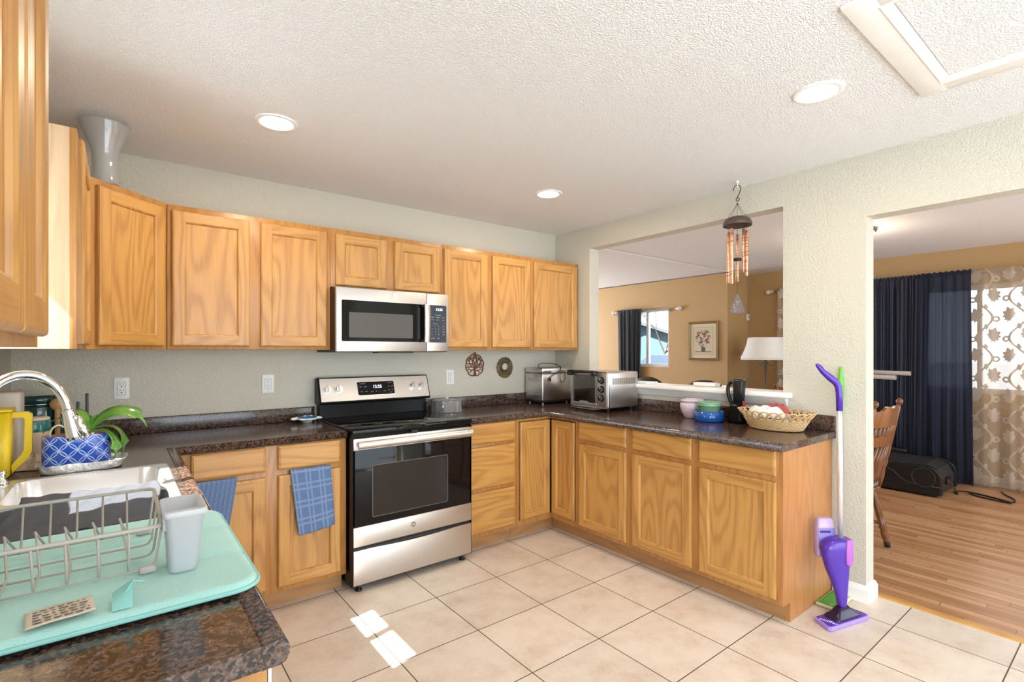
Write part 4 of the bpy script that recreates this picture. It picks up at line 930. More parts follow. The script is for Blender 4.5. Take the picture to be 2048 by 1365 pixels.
LAV = mat('lavender_glaze', (.66, .55, .62), .18, coat=.4)
e = thing('crock', 'lavender glazed round-bellied pot on the worktop', 'pot', (3.088, 1.962, z0))
m = MB(); m.lathe([(0, 0), (.046, 0), (.052, .004), (.072, .045), (.080, .078), (.077, .098), (.070, .107), (.077, .110), (.079, .118), (.073, .126), (.060, .126), (.058, .112), (.065, .09), (.05, .02), (0, .010)], (0, 0, 0), 48); m.build('pot_body', LAV, e)
m = MB(); m.lathe([(.0, .106), (.0575, .106)], (0, 0, 0), 32); m.build('inside', mat('inner_glaze', (.20, .13, .10), .3), e)
m = MB(); m.lathe([(0, 0), (.084, 0), (.090, .004), (.0915, .030), (.090, .066), (.086, .066), (.084, .012), (0, .010)], (0, 0, 0), 48)
tag(m.build('bowl', mat('blue_enamel', (.006, .085, .36), .14, coat=.5), None, (3.030, 1.802, z0)), 'bright blue straight-sided bowl holding a green bowl', 'bowl')
e = thing('bowl', 'green ribbed-rim bowl nested in the blue bowl', 'bowl', (3.030, 1.802, z0+.0115))
GRN = mat('green_glaze', (.22, .42, .25), .18, coat=.4)
m = MB(); m.lathe([(0, 0), (.050, 0), (.064, .02), (.068, .085), (.076, .088), (.076, .097), (.073, .102), (.076, .105), (.075, .112), (.062, .114), (.060, .09), (0, .085)], (0, 0, 0), 48); m.build('bowl_body', GRN, e)
m = MB()
for k in range(9): a = 2*PI*k/9; m.ball((.032*math.cos(a*1.7), .032*math.sin(a*1.7), .098), .017, 10, sc=(1.2, 1, .55))
m.build('contents', mat('dark_pods', (.07, .06, .05), .6), e)['kind'] = 'stuff'

e = thing('hand_vacuum', 'black upright handheld vacuum with loop handle and red strap behind the basket', 'hand vacuum', (3.098, 1.640, z0), 0)
m = MB(); m.rings([sec(-.050, .050, -.046, .050, 0, .02), sec(-.050, .050, -.047, .050, .02, .02), sec(-.036, .036, -.04, .050, .09, .018), sec(-.026, .026, -.024, .040, .13, .014)], True, True, True); m.build('nozzle', GLOSSBLK, e)
m = MB(); m.rings([sec(-.026, .026, -.030, .026, .12, .012), sec(-.027, .027, -.034, .026, .20, .012), sec(-.028, .028, -.042, .028, .262, .012), sec(-.024, .024, -.038, .024, .275, .010)], True, True, True); m.build('vacuum_body', BLACK, e)
m = MB(); m.tube(bez([(0, .018, .255), (0, .080, .272), (0, .088, .20), (0, .056, .11), (0, .02, .10)], 22), .012, 12); m.build('handle', BLACK, e)
m = MB(); m.box(-.012, .012, -.037, -.031, .10, .14, .002); m.build('switch_plate', mat('red_label', (.5, .03, .05), .4), e)
m = MB(); m.text('2.0', .014, FR(0, -.0605, .035)); m.build('badge_lettering', MARK, e)
m = MB(); m.tube([(-.03, -.045, .10), (-.045, -.075, .06), (-.05, -.085, .03), (-.055, -.09, .010), (-.03, -.105, .007), (.005, -.115, .007), (.02, -.105, .007), (.0, -.09, .008), (-.05, -.085, .010)], .006, 8); m.build('strap', mat('red_strap', (.62, .06, .07), .5), e)

# wicker basket
WICK = mat('pale_wicker', (.66, .45, .23), .5, bump=(120, .4, .002)); WICK2 = mat('wicker_core', (.50, .32, .15), .6)
e = thing('wicker_basket', 'pale oval wicker basket full of cloths on the worktop end', 'basket', (3.022, 1.375, z0), 0)
BA, BBt = .150, .214      # rim half-axes along x, y
def ov(k, z, n=72): return [(BA*k*math.cos(2*PI*i/n), BBt*k*math.sin(2*PI*i/n), z) for i in range(n)]
m = MB(); m.rings([ov(.66, .002), ov(.66, .006)], True, True, True); m.build('basket_base', WICK2, e)
for j in range(8):
    k = .66+.022*j; z = .007+.0075*j; m = MB(); n = 132
    m.tube([((BA*k+.0035*math.sin(i*PI/2*1.0+PI*j))*math.cos(2*PI*i/n), (BBt*k+.0035*math.sin(i*PI/2+PI*j))*math.sin(2*PI*i/n), z) for i in range(n)], .0036, 6, closed=True); m.build('woven_band', WICK, e)
m = MB(); m.rings([ov(.66, .004), ov(.815, .062)], True); m.build('woven_wall', WICK2, e)
NA = 26
for i in range(NA):
    a0 = 2*PI*i/NA; a1 = a0+2*PI*2.0/NA; m = MB()
    for off in (0, .035):
        P = []
        for q in range(13):
            t = q/12; a = a0+off+(a1-a0)*t; h = math.sin(PI*t)**.6; k = .80+.20*h; P.append((BA*k*math.cos(a), BBt*k*math.sin(a), .056+.052*h))
        m.tube(P, .0031, 6)
    m.build('open_loop', WICK, e)
m = MB(); m.tube(ov(.82, .0655, 96), .0042, 6, closed=True); m.build('binding_band', WICK, e)
def heap(name, label, cx, cy, rx, ry, zb, h, mt, seed, cat='cloth'):
    rg_ = random.Random(seed); ph = [rg_.uniform(0, 6) for _ in range(6)]; m = MB()
    def f(u, v):
        a = 2*PI*u; r = math.sin(v*PI/2); fold = 1+.10*math.sin(3*a+ph[0])+.07*math.sin(7*a+ph[1]+4*v)
        z = h*math.cos(v*PI/2)**.7*(1+.18*math.sin(5*a+ph[2])*r+.10*math.sin(11*r+ph[3])) 
        return (cx+rx*r*fold*math.cos(a), cy+ry*r*fold*math.sin(a), max(0, z)+zb+.004*math.sin(9*a+ph[4])*r)
    m.grid(f, 48, 16, closed_u=True); o = m.build(name, mt, None, (3.022, 1.375, z0)); tag(o, label, cat); return o
heap('folded_cloth', 'pale grey-blue cloth filling the wicker basket', 0, -.005, .066, .105, .010, .055, mat('greyblue_cloth', (.42, .46, .55), .95, bump=(120, .6, .004), mottled=.25), 1)
heap('folded_cloth', 'white cloth heaped in the wicker basket beside the red one', -.035, .045, .045, .100, .070, .060, mat('white_cloth', (.78, .79, .76), .95, bump=(140, .5, .004)), 2)
heap('folded_cloth', 'dusty red cloth on top of the wicker basket', .062, .025, .036, .075, .072, .068, mat('red_cloth', (.42, .10, .09), .95, bump=(120, .6, .004)), 4)

# ledge items
zl = PZ0+.038
e = thing('spiral_notebook', 'white spiral notebook on the ledge behind the toaster oven', 'notebook', (3.235, 2.52, zl), .1)
m = MB(); m.box(-.075, .075, -.12, .10, 0, .012, .001); m.build('pages', mat('paper', (.85, .86, .88), .6), e)
m = MB()
m.tube([(-.079+.006*math.cos(t*6), -.115+.21*t/12.0, .006+.007*math.sin(t*6)) for t in [12*i/160 for i in range(161)]], .0009, 5); m.build('spiral_wire', DARKM, e)
e = thing('white_device', 'small white plastic box lying on the ledge', 'box', (3.300, 2.01, zl), .15)
m = MB(); m.box(-.035, .035, -.10, .06, 0, .028, .009); m.build('case', WHITEP, e)
m = MB(); m.box(-.03, .03, -.112, -.085, .002, .024, .003); m.build('end_cap', mat('grey_cap', (.55, .56, .57), .35), e)
m = MB(); m.lathe([(0, 0), (.014, 0), (.016, .006), (.012, .014), (0, .015)], (0, 0, 0), 16); tag(m.build('small_cap', WHITEP, None, (3.29, 1.845, zl)), 'tiny white cap on the ledge between white box and vacuum', 'cap')

# ------------------------------------------------------------------ on the back wall
def outlet(x, z, label, w=.070, h=.115):
    e = thing('wall_outlet', label, 'outlet', (x, YB, z))
    m = MB(); m.box(-w/2, w/2, -.006, 0, -h/2, h/2, .0025); m.build('cover_plate', WHITEP, e)
    m = MB(); m.prism(rrect(-.0175, .0175, -.034, .034, .003), 'y', -.0085, -.006); o = m.build('receptacle', mat('outlet_white', (.80, .80, .78), .3), e)
    m = MB(); m.rings([[(a, -.0063, b) for a, b in rrect(-.0195, .0195, -.036, .036, .003)], [(a, -.0063, b) for a, b in rrect(-.0178, .0178, -.0343, .0343, .003)]], True); m.build('seam', mat('seam_grey', (.35, .35, .34), .6), e)
    m = MB()
    for s in (1, -1):
        zc = s*.0165; m.box(-.0078, -.0052, -.0090, -.0080, zc+.002, zc+.011); m.box(.0052, .0078, -.0090, -.0080, zc+.003, zc+.010); m.prism(rrect(-.003, .003, zc-.010, zc-.004, .0025, 4), 'y', -.0090, -.0080)
    m.build('slots', mat('slot_black', (.02, .02, .02), .5), o)
    for s in (1, -1):
        m = MB(); m.cyl((0, -.006, s*.0485), (0, -.0072, s*.0485), .003, n=12); m.build('screw', MARK, e)
outlet(.009, 1.168, 'white wall outlet above the orchid planter', .068, .117); outlet(.740, 1.163, 'white wall outlet left of the stove'); outlet(2.069, 1.163, 'white wall outlet right of the stove')

COP = mat('carved_red_wood', (.22, .070, .030), .4, bump=(90, .3, .002)); BRZ = mat('aged_brass', (.18, .125, .055), .42, .6, bump=(90, .3, .002))
e = thing('wall_plaque', 'reddish carved tree-of-life plaque on the wall by the outlet', 'wall plaque', (2.303, YB-.001, 1.252))
PR = .086
m = MB(); m.tube([(PR*1.0*math.cos(t)*(1+.04*math.sin(8*t)), -.006, PR*1.04*math.sin(t)*(1+.04*math.sin(8*t))) for t in [-PI/2+.28+(2*PI-.56)*i/64 for i in range(65)]], .0045, 6)
rg_ = random.Random(11)
def branch(p, a, l, w, dep):
    q = (p[0]+l*math.cos(a), p[1]+l*math.sin(a)); mid = ((p[0]+q[0])/2+.12*l*math.sin(a), (p[1]+q[1])/2-.12*l*math.cos(a))
    if math.hypot(q[0]/PR, q[1]/PR) > .98: return
    m.tube([(p[0], -.006, p[1]), (mid[0], -.007, mid[1]), (q[0], -.006, q[1])], [w, w*.85, w*.7], 6)
    if dep == 0: m.ball((q[0], -.006, q[1]), .0052, 6); return
    for s in (-1, 1): branch(q, a+s*(.48+.15*rg_.random()), l*.80, max(.0024, w*.76), dep-1)
m.tube([(0, -.006, -PR*1.02), (0, -.007, -PR*.55), (0, -.006, -PR*.30)], [.011, .0075, .007], 8)
for a in (PI/2, PI/2+.62, PI/2-.62, PI/2+1.2, PI/2-1.2): branch((0, -PR*.30), a, .036, .0058, 4)
for a in (PI/2+1.75, PI/2-1.75): branch((0, -PR*.42), a, .030, .0052, 3)
for x in (-.03, -.018, .018, .03): m.tube([(0, -.006, -PR*.9), (x, -.006, -PR*1.02)], .004, 6)
m.ball((0, -.006, PR*1.10), .013, 10, sc=(1, .4, 1)); m.build('carved_tree', COP, e)
e = thing('wall_plaque', 'round brass openwork plaque with a hole, beside the bread maker', 'wall plaque', (2.612, YB-.001, 1.228))
m = MB(); n = 30
for i in range(n):
    a = 2*PI*i/n; r1 = .086+.004*(i % 2)
    m.tube([(.030*math.cos(a), -.006, .008+.030*math.sin(a)), (.055*math.cos(a+.06), -.008, .003+.057*math.sin(a+.06)), (r1*math.cos(a), -.006, r1*math.sin(a))], [.0026, .0042, .0050], 6)
for r, z in ((.034, .008), (.058, .003), (.078, 0)): m.tube([(r*math.cos(2*PI*i/48), -.006, z+r*math.sin(2*PI*i/48)) for i in range(48)], .0034, 6, closed=True)
m.build('openwork_ring', BRZ, e)
m = MB(); m.prism([(-.062, -.062)]+[(.078*math.cos(t), .092*math.sin(t)) for t in [-PI/2-.85+1.7*i/12 for i in range(13)]]+[(.062, -.062)], 'y', -.012, -.002)
for x in (-.030, -.010, .012, .034): m.tube([(x, -.009, -.062), (x+.002, -.009, -.030)], .0028, 6)
m.build('fence_and_ground', BRZ, e)

# ------------------------------------------------------------------ glass vase
e = thing('glass_vase', 'tall flared frosted glass vase on top of the corner cabinet', 'vase', (-.053, 2.985, UZ+UH+.001))
m = MB(); prof = [(.055, 0), (.056, .01), (.050, .05), (.047, .09), (.050, .14), (.062, .19), (.080, .235), (.093, .272), (.096, .283), (.094, .284), (.076, .237), (.058, .19), (.046, .14), (.043, .09), (.046, .05), (.050, .014), (0, .012)]
m.lathe([(0, 0)]+prof, (0, 0, 0), 48); m.build('vase_body', clear('frosted_vase_glass', (.90, .91, .92), .10, .05, (.80, .80, .80), .30), e)

# ------------------------------------------------------------------ recessed lights, attic hatch
def downlight(x, y, label, power):
    e = thing('recessed_light', label, 'ceiling light', (x, y, ZC), 0, None)
    m = MB(); m.lathe([(.094, 0), (.094, -.004), (.088, -.007), (.074, -.006), (.070, -.002)], (0, 0, 0), 48); m.build('trim_ring', WHITE, e)
    m = MB(); m.lathe([(.070, -.002), (.066, -.0005)], (0, 0, 0), 48); m.build('inner_baffle', mat('baffle_white', (.9, .82, .68), .4), e)
    m = MB(); m.lathe([(.0665, -.001), (.05, -.0035), (0, -.005)], (0, 0, 0), 48); m.build('lit_lens', mat('lit_lens', (1, .95, .88), .4, emit=(1, .92, .80), es=14), e)
    l = bpy.data.lights.new('downlight', 'AREA'); l.shape = 'DISK'; l.size = .13; l.energy = power; l.color = (1, .84, .65)
    o = bpy.data.objects.new('downlight', l); C.objects.link(o); o.location = (x, y, ZC-.012)
downlight(.582, 2.547, 'recessed ceiling light above the corner between sink and stove', 7); downlight(2.314, 2.565, 'recessed ceiling light nearest the back wall and pass-through', 7); downlight(2.286, .870, 'recessed ceiling light beside the attic hatch', 7)
e = thing('attic_hatch', 'white-trimmed attic hatch panel in the ceiling', 'hatch', (2.21, .17, ZC))
H0, H1, K0, K1 = -.44, .44, -.66, .44
m = MB()
def fl(x0, x1, y0, y1): m.box(x0, x1, y0, y1, -.013, 0, .001)
fl(H0, H1, K1-.085, K1); fl(H0, H1, K0, K0+.085); fl(H0, H0+.085, K0+.085, K1-.085); fl(H1-.085, H1, K0+.085, K1-.085)
m.build('hatch_frame', WHITE, e)
m = MB(); a, b, c, d = H0+.085, H1-.085, K0+.085, K1-.085
def rc(i, z): return [(a+i, c+i, z), (b-i, c+i, z), (b-i, d-i, z), (a+i, d-i, z)]
m.rings([rc(-.006, -.0132), rc(-.004, -.017), rc(.004, -.015), rc(.010, -.010), rc(.018, -.008), rc(.022, -.003), rc(.022, -.0012)], True, smooth=False); m.build('inner_moulding', WHITE, e)
m = MB(); m.box(a+.026, b-.026, c+.026, d-.026, -.003, -.0005); m.build('hatch_panel', CEIL, e)

# ------------------------------------------------------------------ wind chime
CX, CY = 3.085, 1.64
e = thing('wind_chime', 'wind chime with five copper tubes hanging before the pass-through', 'wind chime', (CX, CY, ZC))
z = lambda v: 1.372+(701.9-v)/1008.1*3.19-ZC
BRN = mat('bronze_brown', (.105, .075, .062), .5, .3); COPT = None
def coppermat():
    m, nt, b = new_mat('hammered_copper'); tc = N(nt, 'ShaderNodeTexCoord'); mp = N(nt, 'ShaderNodeMapping'); mp.inputs['Scale'].default_value = (6, 6, 240); L(nt, tc.outputs['Object'], mp.inputs[0])
    n = N(nt, 'ShaderNodeTexNoise', i_Scale=1.0, i_Detail=1.0); L(nt, mp.outputs[0], n.inputs['Vector']); r = ramp(nt, [(.34, (.10, .03, .012)), (.42, (.85, .42, .25)), (.8, (.95, .55, .36))]); L(nt, n.outputs[0], r.inputs[0]); L(nt, r.outputs[0], b.inputs['Base Color'])
    b.inputs['Metallic'].default_value = .85; b.inputs['Roughness'].default_value = .32; return m
COPT = coppermat()
m = MB(); m.cyl((0, 0, 0), (0, 0, -.012), .010, n=16); m.tube([(0, 0, -.01), (0, 0, z(372)), (.004, 0, z(375))], .0035, 8); m.build('ceiling_hook', WHITEP, e)
RT = Vector((.789, -.614, 0))     # across the hook
def rp(a, zz): return tuple(RT*a+Vector((0, 0, zz)))
s_ = 3.19/1008.1/4.873
hk = [(475, 110), (478, 85), (492, 60), (514, 52), (535, 58), (547, 80), (543, 105), (530, 140), (510, 175), (499, 195), (508, 208), (525, 205), (533, 190), (526, 175), (514, 178)]
m = MB(); m.tube(bez([rp((x-514)*s_, z(360+y/4.873)) for x, y in hk], 2) if False else [rp((x-514)*s_, z(360+y/4.873)) for x, y in hk], .0028, 8); m.build('s_hook', DARKM, e)
m = MB(); kz = z(408); m.ball((0, 0, kz), .006, 10); m.build('ring_knot', DARKM, e)
m = MB(); m.lathe([(0, z(434)), (.045, z(435)), (.072, z(439)), (.084, z(446)), (.0865, z(451)), (.084, z(452.5)), (.078, z(449)), (.06, z(446)), (0, z(445))], (0, 0, 0), 48); m.build('canopy_disc', BRN, e)
m = MB()
tubes = ((425, 505, 1005, .6), (461, 485, 1020, -.75), (514, 515, 985, .95), (574, 475, 900, .35), (605, 495, 940, -.5))
FW = Vector((.883, .469, 0))
tb = []
for u, a, b, dp in tubes:
    r_ = (u-514)*s_; dep = dp*math.sqrt(max(0, .060**2-min(.0599, abs(r_))**2)) if abs(r_) < .06 else 0
    tb.append((RT*r_+FW*dep, z(360+a/4.873), z(360+b/4.873)))
for p, a, b in tb:
    c_ = MB(); c_.tube([(0, 0, kz), tuple(p*1.0+Vector((0, 0, z(434)))), tuple(p+Vector((0, 0, a+.004)))], .0011, 5); c_.build('string', BLACK, e)
    t_ = MB(); t_.rings([[(p.x+r*math.cos(2*PI*i/20), p.y+r*math.sin(2*PI*i/20), zz) for i in range(20)] for r, zz in ((.0085, a), (.0092, a-.001), (.0092, b+.001), (.0085, b), (.0075, b+.002))], True, True, False); t_.build('chime_tube', COPT, e)
m = MB(); m.tube([(0, 0, kz), (0, 0, z(589))], .0011, 5); m.build('centre_string', BLACK, e)
m = MB(); m.lathe([(0, z(517)), (.024, z(517)), (.025, z(519)), (.024, z(522)), (0, z(522))], (0, 0, 0), 28); m.build('striker', BLACK, e)
m = MB(); P = [(-.004, 589), (.004, 589), (.018, 597), (.036, 612), (.046, 621), (.045, 625), (.03, 627), (0, 628), (-.03, 627), (-.046, 625), (-.047, 621), (-.036, 611), (-.018, 596)]
m.prism([(a, z(b)) for a, b in P], 'y', -.003, .003); o = m.build('wind_sail', mat('mauve_wood', (.135, .105, .098), .6), e); o.rotation_euler = (0, 0, math.atan2(-.614, .789))
m = MB(); LG = []
for cx, cy, a, l in ((-.006, 604, 1.9, .017), (.006, 604, 1.2, .016), (-.018, 616, 2.6, .018), (-.014, 622, 3.5, .016), (-.022, 611, 2.2, .012), (-.002, 609, 2.0, .012)):
    q = []
    for i in range(12):
        t = 2*PI*i/12; x, y = l/2*math.cos(t), .0042*math.sin(t)*(1+.3*math.cos(t)); q.append((cx+x*math.cos(a)-y*math.sin(a), -.0036, z(cy)+x*math.sin(a)+y*math.cos(a)))
    m.face(q)
for cx, cy in ((.012, 614), (.016, 621), (.004, 618)):
    m.tube([(cx+.006*math.cos(t)*(1-t/12), -.0034, z(cy)+.006*math.sin(t)*(1-t/12)) for t in [5*i/20 for i in range(21)]], .0009, 5)
m.build('leaf_cutout', mat('tan_cutout', (.36, .25, .13), .6), o)

# ------------------------------------------------------------------ mop, duster, pad
PUR = mat('purple_plastic', (.075, .022, .36), .25, coat=.3); PURL = mat('lilac_plastic', (.38, .25, .72), .35); PURD = mat('dark_purple_clear', (.014, .006, .030), .2); MAG = mat('orchid_plastic', (.42, .13, .52), .3)
ALU = mat('satin_pole', (.74, .74, .73), .3, .55)
e = thing('spray_mop', 'purple spray mop with white pole standing against the counter end', 'mop', (2.893, .992, 0.001), -.26)
m = MB()
hd = [(-.150, -.052), (.135, -.052), (.150, -.040), (.132, .052), (-.132, .052), (-.158, -.040)]
m.prism(hd, 'z', 0, .020); bevel(m.build('mop_head', PURL, e), .004)
m = MB(); m.prism([(x*.92, y*.88) for x, y in hd], 'z', .0202, .024); m.build('head_top', PUR, e)
m = MB(); m.rings([[(a*k, b*k, zz) for a, b in rrect(-.085, .10, -.042, .042, .02, 5)] for k, zz in ((1, .0235), (.95, .034), (.6, .050), (.35, .075))], True, False, True); m.build('hinge_cover', PURD, e)
m = MB(); m.text('swiffer', .034, Matrix.Translation((-.112, -.012, .0243)) @ Matrix.Rotation(-1.2, 4, 'Z') @ Matrix.Scale(.9, 4)); m.build('head_lettering', mat('lilac_ink', (.75, .68, .9), .4), e)
# mop axis leans towards the wall
AX = (Matrix.Rotation(.26, 3, 'Z') @ Vector((.076, .035, 1.05))).normalized()
def ax(h): return Vector((0, 0, .06))+AX*h
rt = (Matrix.Rotation(.26, 3, 'Z') @ Vector((.789, -.614, 0))); fw = (Matrix.Rotation(.26, 3, 'Z') @ Vector((-.614, -.789, 0)))
m = MB(); rg = []
for h, l, r, dpt in ((.0, .014, .017, .016), (.03, .020, .024, .02), (.08, .030, .027, .024), (.14, .052, .030, .028), (.20, .078, .033, .033), (.26, .094, .036, .038), (.30, .100, .039, .042), (.335, .088, .041, .043), (.352, .045, .040, .040)):
    c_ = ax(h); P = []
    for i in range(24):
        t = 2*PI*i/24; x = math.cos(t); y = math.sin(t); P.append(tuple(c_+rt*((r if x > 0 else l)*math.copysign(abs(x)**.7, x))+fw*(dpt*math.copysign(abs(y)**.7, y))))
    rg.append(P)
m.rings(rg, True, True, True); m.build('mop_body', PUR, e)
m = MB(); rgs = []
for h, w in ((.225, .006), (.235, .016), (.26, .019), (.352, .017), (.356, .010)):
    c_ = ax(h)+rt*.018; rgs.append([tuple(c_+rt*(w*math.cos(t))+fw*(.0445+.006*math.sin(t)-(.30-min(.30, h))*.10)) for t in [2*PI*i/16 for i in range(16)]])
m.rings(rgs, True, True, True); m.build('side_accent', MAG, e)
m = MB(); rgs = []
for h, w, dd_ in ((.24, .042, .020), (.25, .046, .024), (.385, .046, .024), (.40, .043, .022), (.43, .038, .018), (.435, .032, .014)):
    c_ = ax(h)-rt*.050-fw*.058; rgs.append([tuple(c_+rt*a+fw*b) for a, b in rrect(-w, w, -dd_, dd_, .012, 4)])
m.rings(rgs, True, True, True); bt = m.build('solution_bottle', mat('lavender_bottle', (.50, .38, .66), .25), e)
m = MB(); c_ = ax(.335)-rt*.050-fw*.0335
m.face([tuple(c_+rt*a+AX*b+fw*.001) for a, b in ((-.043, -.05), (.043, -.05), (.043, .055), (-.043, .055))]); lb_ = m.build('bottle_label', mat('violet_label', (.26, .22, .62), .4), bt)
m = MB()
m.face([tuple(c_+rt*a+AX*b+fw*.0016) for a, b in ((-.036, .030), (.018, .030), (.018, .042), (-.036, .042))]); m.build('label_stripe', mat('label_dark', (.04, .02, .10), .4), lb_)
m = MB(); m.tube([tuple(ax(.34)), tuple(ax(.70)), tuple(ax(1.04))], .0125, 18); m.cyl(ax(.69), ax(.70), .0135, n=18); m.build('pole', ALU, e)
hb = ax(1.03); m = MB(); Zv = Vector((0, 0, 1))
P = [ax(1.00), ax(1.09), ax(1.125)-rt*.004, ax(1.150)-rt*.018, ax(1.175)-rt*.05, ax(1.205)-rt*.085, ax(1.235)-rt*.110, ax(1.245)-rt*.118]
m.tube([tuple(p) for p in P], [.0150, .0165, .0175, .0185, .018, .014, .011, .008], 14); m.build('grip', PUR, e)
m = MB(); m.tube([tuple(ax(1.225)-rt*.098+AX*.016*math.cos(t)+rt*(-.012*math.cos(t)*.9+.010*math.sin(t))+fw*0) for t in [2*PI*i/20 for i in range(20)]], .005, 8, closed=True); m.build('hanging_eye', PUR, e)

e = thing('duster', 'long-handled duster with green grip leaning on the wall behind the mop', 'duster', (3.155, 1.078, .0195))
tp = Vector((3.190-3.155, 1.098-1.078, 1.262)); 
m = MB(); m.cyl((0, 0, 0), tuple(tp*.80), .0085, n=14); m.build('pole', ALU, e)
m = MB(); P = [tp*t for t in (.78, .82, .86, .89, .93, .96, .985, 1.0)]; m.tube([tuple(p) for p in P], [.0095, .010, .013, .0175, .0165, .010, .0085, .005], 14); m.build('grip', mat('lime_plastic', (.13, .50, .03), .3), e)
e = thing('wipe_pad_pack', 'green and white pad pack lying on the tiles behind the mop', 'pad pack', (3.095, 1.092, .001), 0)
m = MB(); m.box(-.135, .135, -.055, .050, 0, .016, .006); m.build('pack', mat('pack_cream', (.72, .74, .52), .45), e)
m = MB(); m.prism([(-.125, -.045), (.06, -.045), (.085, -.01), (.125, .0), (.125, .042), (-.125, .042)], 'z', .0162, .0175); o = m.build('green_print', mat('pack_green', (.07, .33, .05), .4), e)
m = MB()
for x, y in ((-.10, -.02), (.095, .022), (-.02, -.025)):
    m.prism([(x+.016*math.cos(t), y+.012*math.sin(t)) for t in [2*PI*i/16 for i in range(16)]], 'z', .0176, .018)
for k in range(4): m.box(-.07, .06, -.018+.013*k, -.015+.013*k, .0176, .018)
m.build('print_marks', mat('pack_dark', (.20, .45, .08), .4), o)
# ------------------------------------------------------------------ living room
def rotz(o, a): o.rotation_euler = (0, 0, a)
GOLD = mat('antique_gilt', (.30, .205, .085), .38, .55, bump=(60, .3, .003))
fy, fz = (3.671+4.128)/2, 1.508; FWd, FHt = .452, .540
e = thing('framed_picture', 'gilt-framed flower print on the tan living-room wall', 'picture', (XE2-.001, fy, fz), -PI/2)
m = MB(); P = lambda i, y: [(-FWd/2+i, y, -FHt/2+i), (FWd/2-i, y, -FHt/2+i), (FWd/2-i, y, FHt/2-i), (-FWd/2+i, y, FHt/2-i)]
m.rings([P(0, 0), P(0, -.022), P(.008, -.028), P(.016, -.022), P(.024, -.026), P(.032, -.014), P(.032, -.006)], True, True, False, smooth=False); m.build('picture_frame', GOLD, e)
m = MB(); m.rings([P(.031, -.008), P(.088, -.0075)], True, smooth=False); m.build('mount', mat('cream_mount', (.66, .58, .42), .7), e)
m = MB(); m.rings([P(.078, -.0085), P(.084, -.0085)], True, smooth=False); m.build('mount_line', mat('gold_line', (.45, .33, .12), .5), e)
m = MB(); m.face(P(.087, -.007)); pr_ = m.build('print_sheet', mat('aged_paper', (.62, .53, .40), .7), e)
cols = [(.30, .06, .05), (.45, .27, .20), (.10, .12, .09), (.36, .20, .08), (.22, .10, .12), (.50, .40, .28), (.08, .09, .06)]
rg_ = random.Random(21); fm = [mat('petal_ink', c, .7) for c in cols]
m = MB()
for k in range(105):
    a = rg_.uniform(0, 2*PI); r = math.sqrt(rg_.random()); x = .112*r*math.cos(a); z = .045+.125*r*math.sin(a); s_ = rg_.uniform(.005, .015)
    n = rg_.choice((5, 6, 7)); ph = rg_.uniform(0, 6); yy = -.0072-.00001*k
    m.face([(x+s_*(1+.3*math.cos(n*t))*math.cos(t+ph), yy, z+s_*(1+.3*math.cos(n*t))*math.sin(t+ph)) for t in [2*PI*i/18 for i in range(18)]], rg_.randrange(7))
m.build('bouquet', fm, pr_)['kind'] = 'stuff'
m = MB(); m.face([(x, -.0073, z) for x, z in ((-.022, -.15), (.022, -.15), (.030, -.135), (.034, -.11), (.026, -.085), (-.026, -.085), (-.034, -.11), (-.030, -.135))]); m.build('printed_vase', fm[2], pr_)
m = MB(); m.face([(x, -.00715, z) for x, z in ((-.125, -.155), (.125, -.155), (.125, -.145), (-.125, -.145))]); m.build('printed_ledge', fm[4], pr_)

m = MB()
e = thing('floor_lamp', 'floor lamp with a white pleated bell shade behind the pass-through', 'floor lamp', (6.365, 3.02, 0.001))
SHADE = mat('ivory_shade', (.84, .83, .79), .8, trans=0, emit=None)
m = MB(); n = 120
def sr(r, z, a=.004): return [((r+(a if i % 2 else 0))*math.cos(2*PI*i/n), (r+(a if i % 2 else 0))*math.sin(2*PI*i/n), z) for i in range(n)]
m.rings([sr(.272, 1.262, .001), sr(.277, 1.290, .005), sr(.270, 1.302, .004), sr(.235, 1.38), sr(.212, 1.45), sr(.200, 1.515), sr(.196, 1.530, .002)], True); solid(m.build('lamp_shade', SHADE, e), .004)
m = MB(); m.rings([sr(.282, 1.258, .001), sr(.284, 1.262, .001), sr(.282, 1.270, .001), sr(.277, 1.268, .001)], True); m.rings([sr(.198, 1.528, .001), sr(.200, 1.533, .001), sr(.196, 1.536, .001)], True); m.build('shade_trim', WHITE, e)
PEW = mat('pewter', (.26, .22, .18), .3, .8)
m = MB(); m.lathe([(.0, 0), (.15, 0), (.15, .012), (.11, .030), (.03, .045), (.016, .07), (.0135, .60), (.018, .62), (.0135, .64), (.0135, 1.20), (.026, 1.215), (.028, 1.235), (.014, 1.25), (.010, 1.40), (0, 1.40)], (0, 0, 0), 28); m.build('stand', PEW, e)
for k in range(3):
    a = 2*PI*k/3+.4; ca, sa = math.cos(a), math.sin(a); m = MB()
    m.tube([(ca*r, sa*r, z) for r, z in ((.02, 1.22), (.06, 1.19), (.105, 1.19), (.13, 1.215), (.12, 1.245))], .006, 8); m.lathe([(0, 0), (.028, .0), (.030, .006), (.014, .010), (.013, .05), (0, .05)], (ca*.125, sa*.125, 1.245), 16); m.build('candle_arm', PEW, e)
m = MB(); m.lathe([(0, 1.40), (.016, 1.40), (.03, 1.45), (.022, 1.49), (0, 1.50)], (0, 0, 0), 18); m.build('bulb', WHITEP, e)

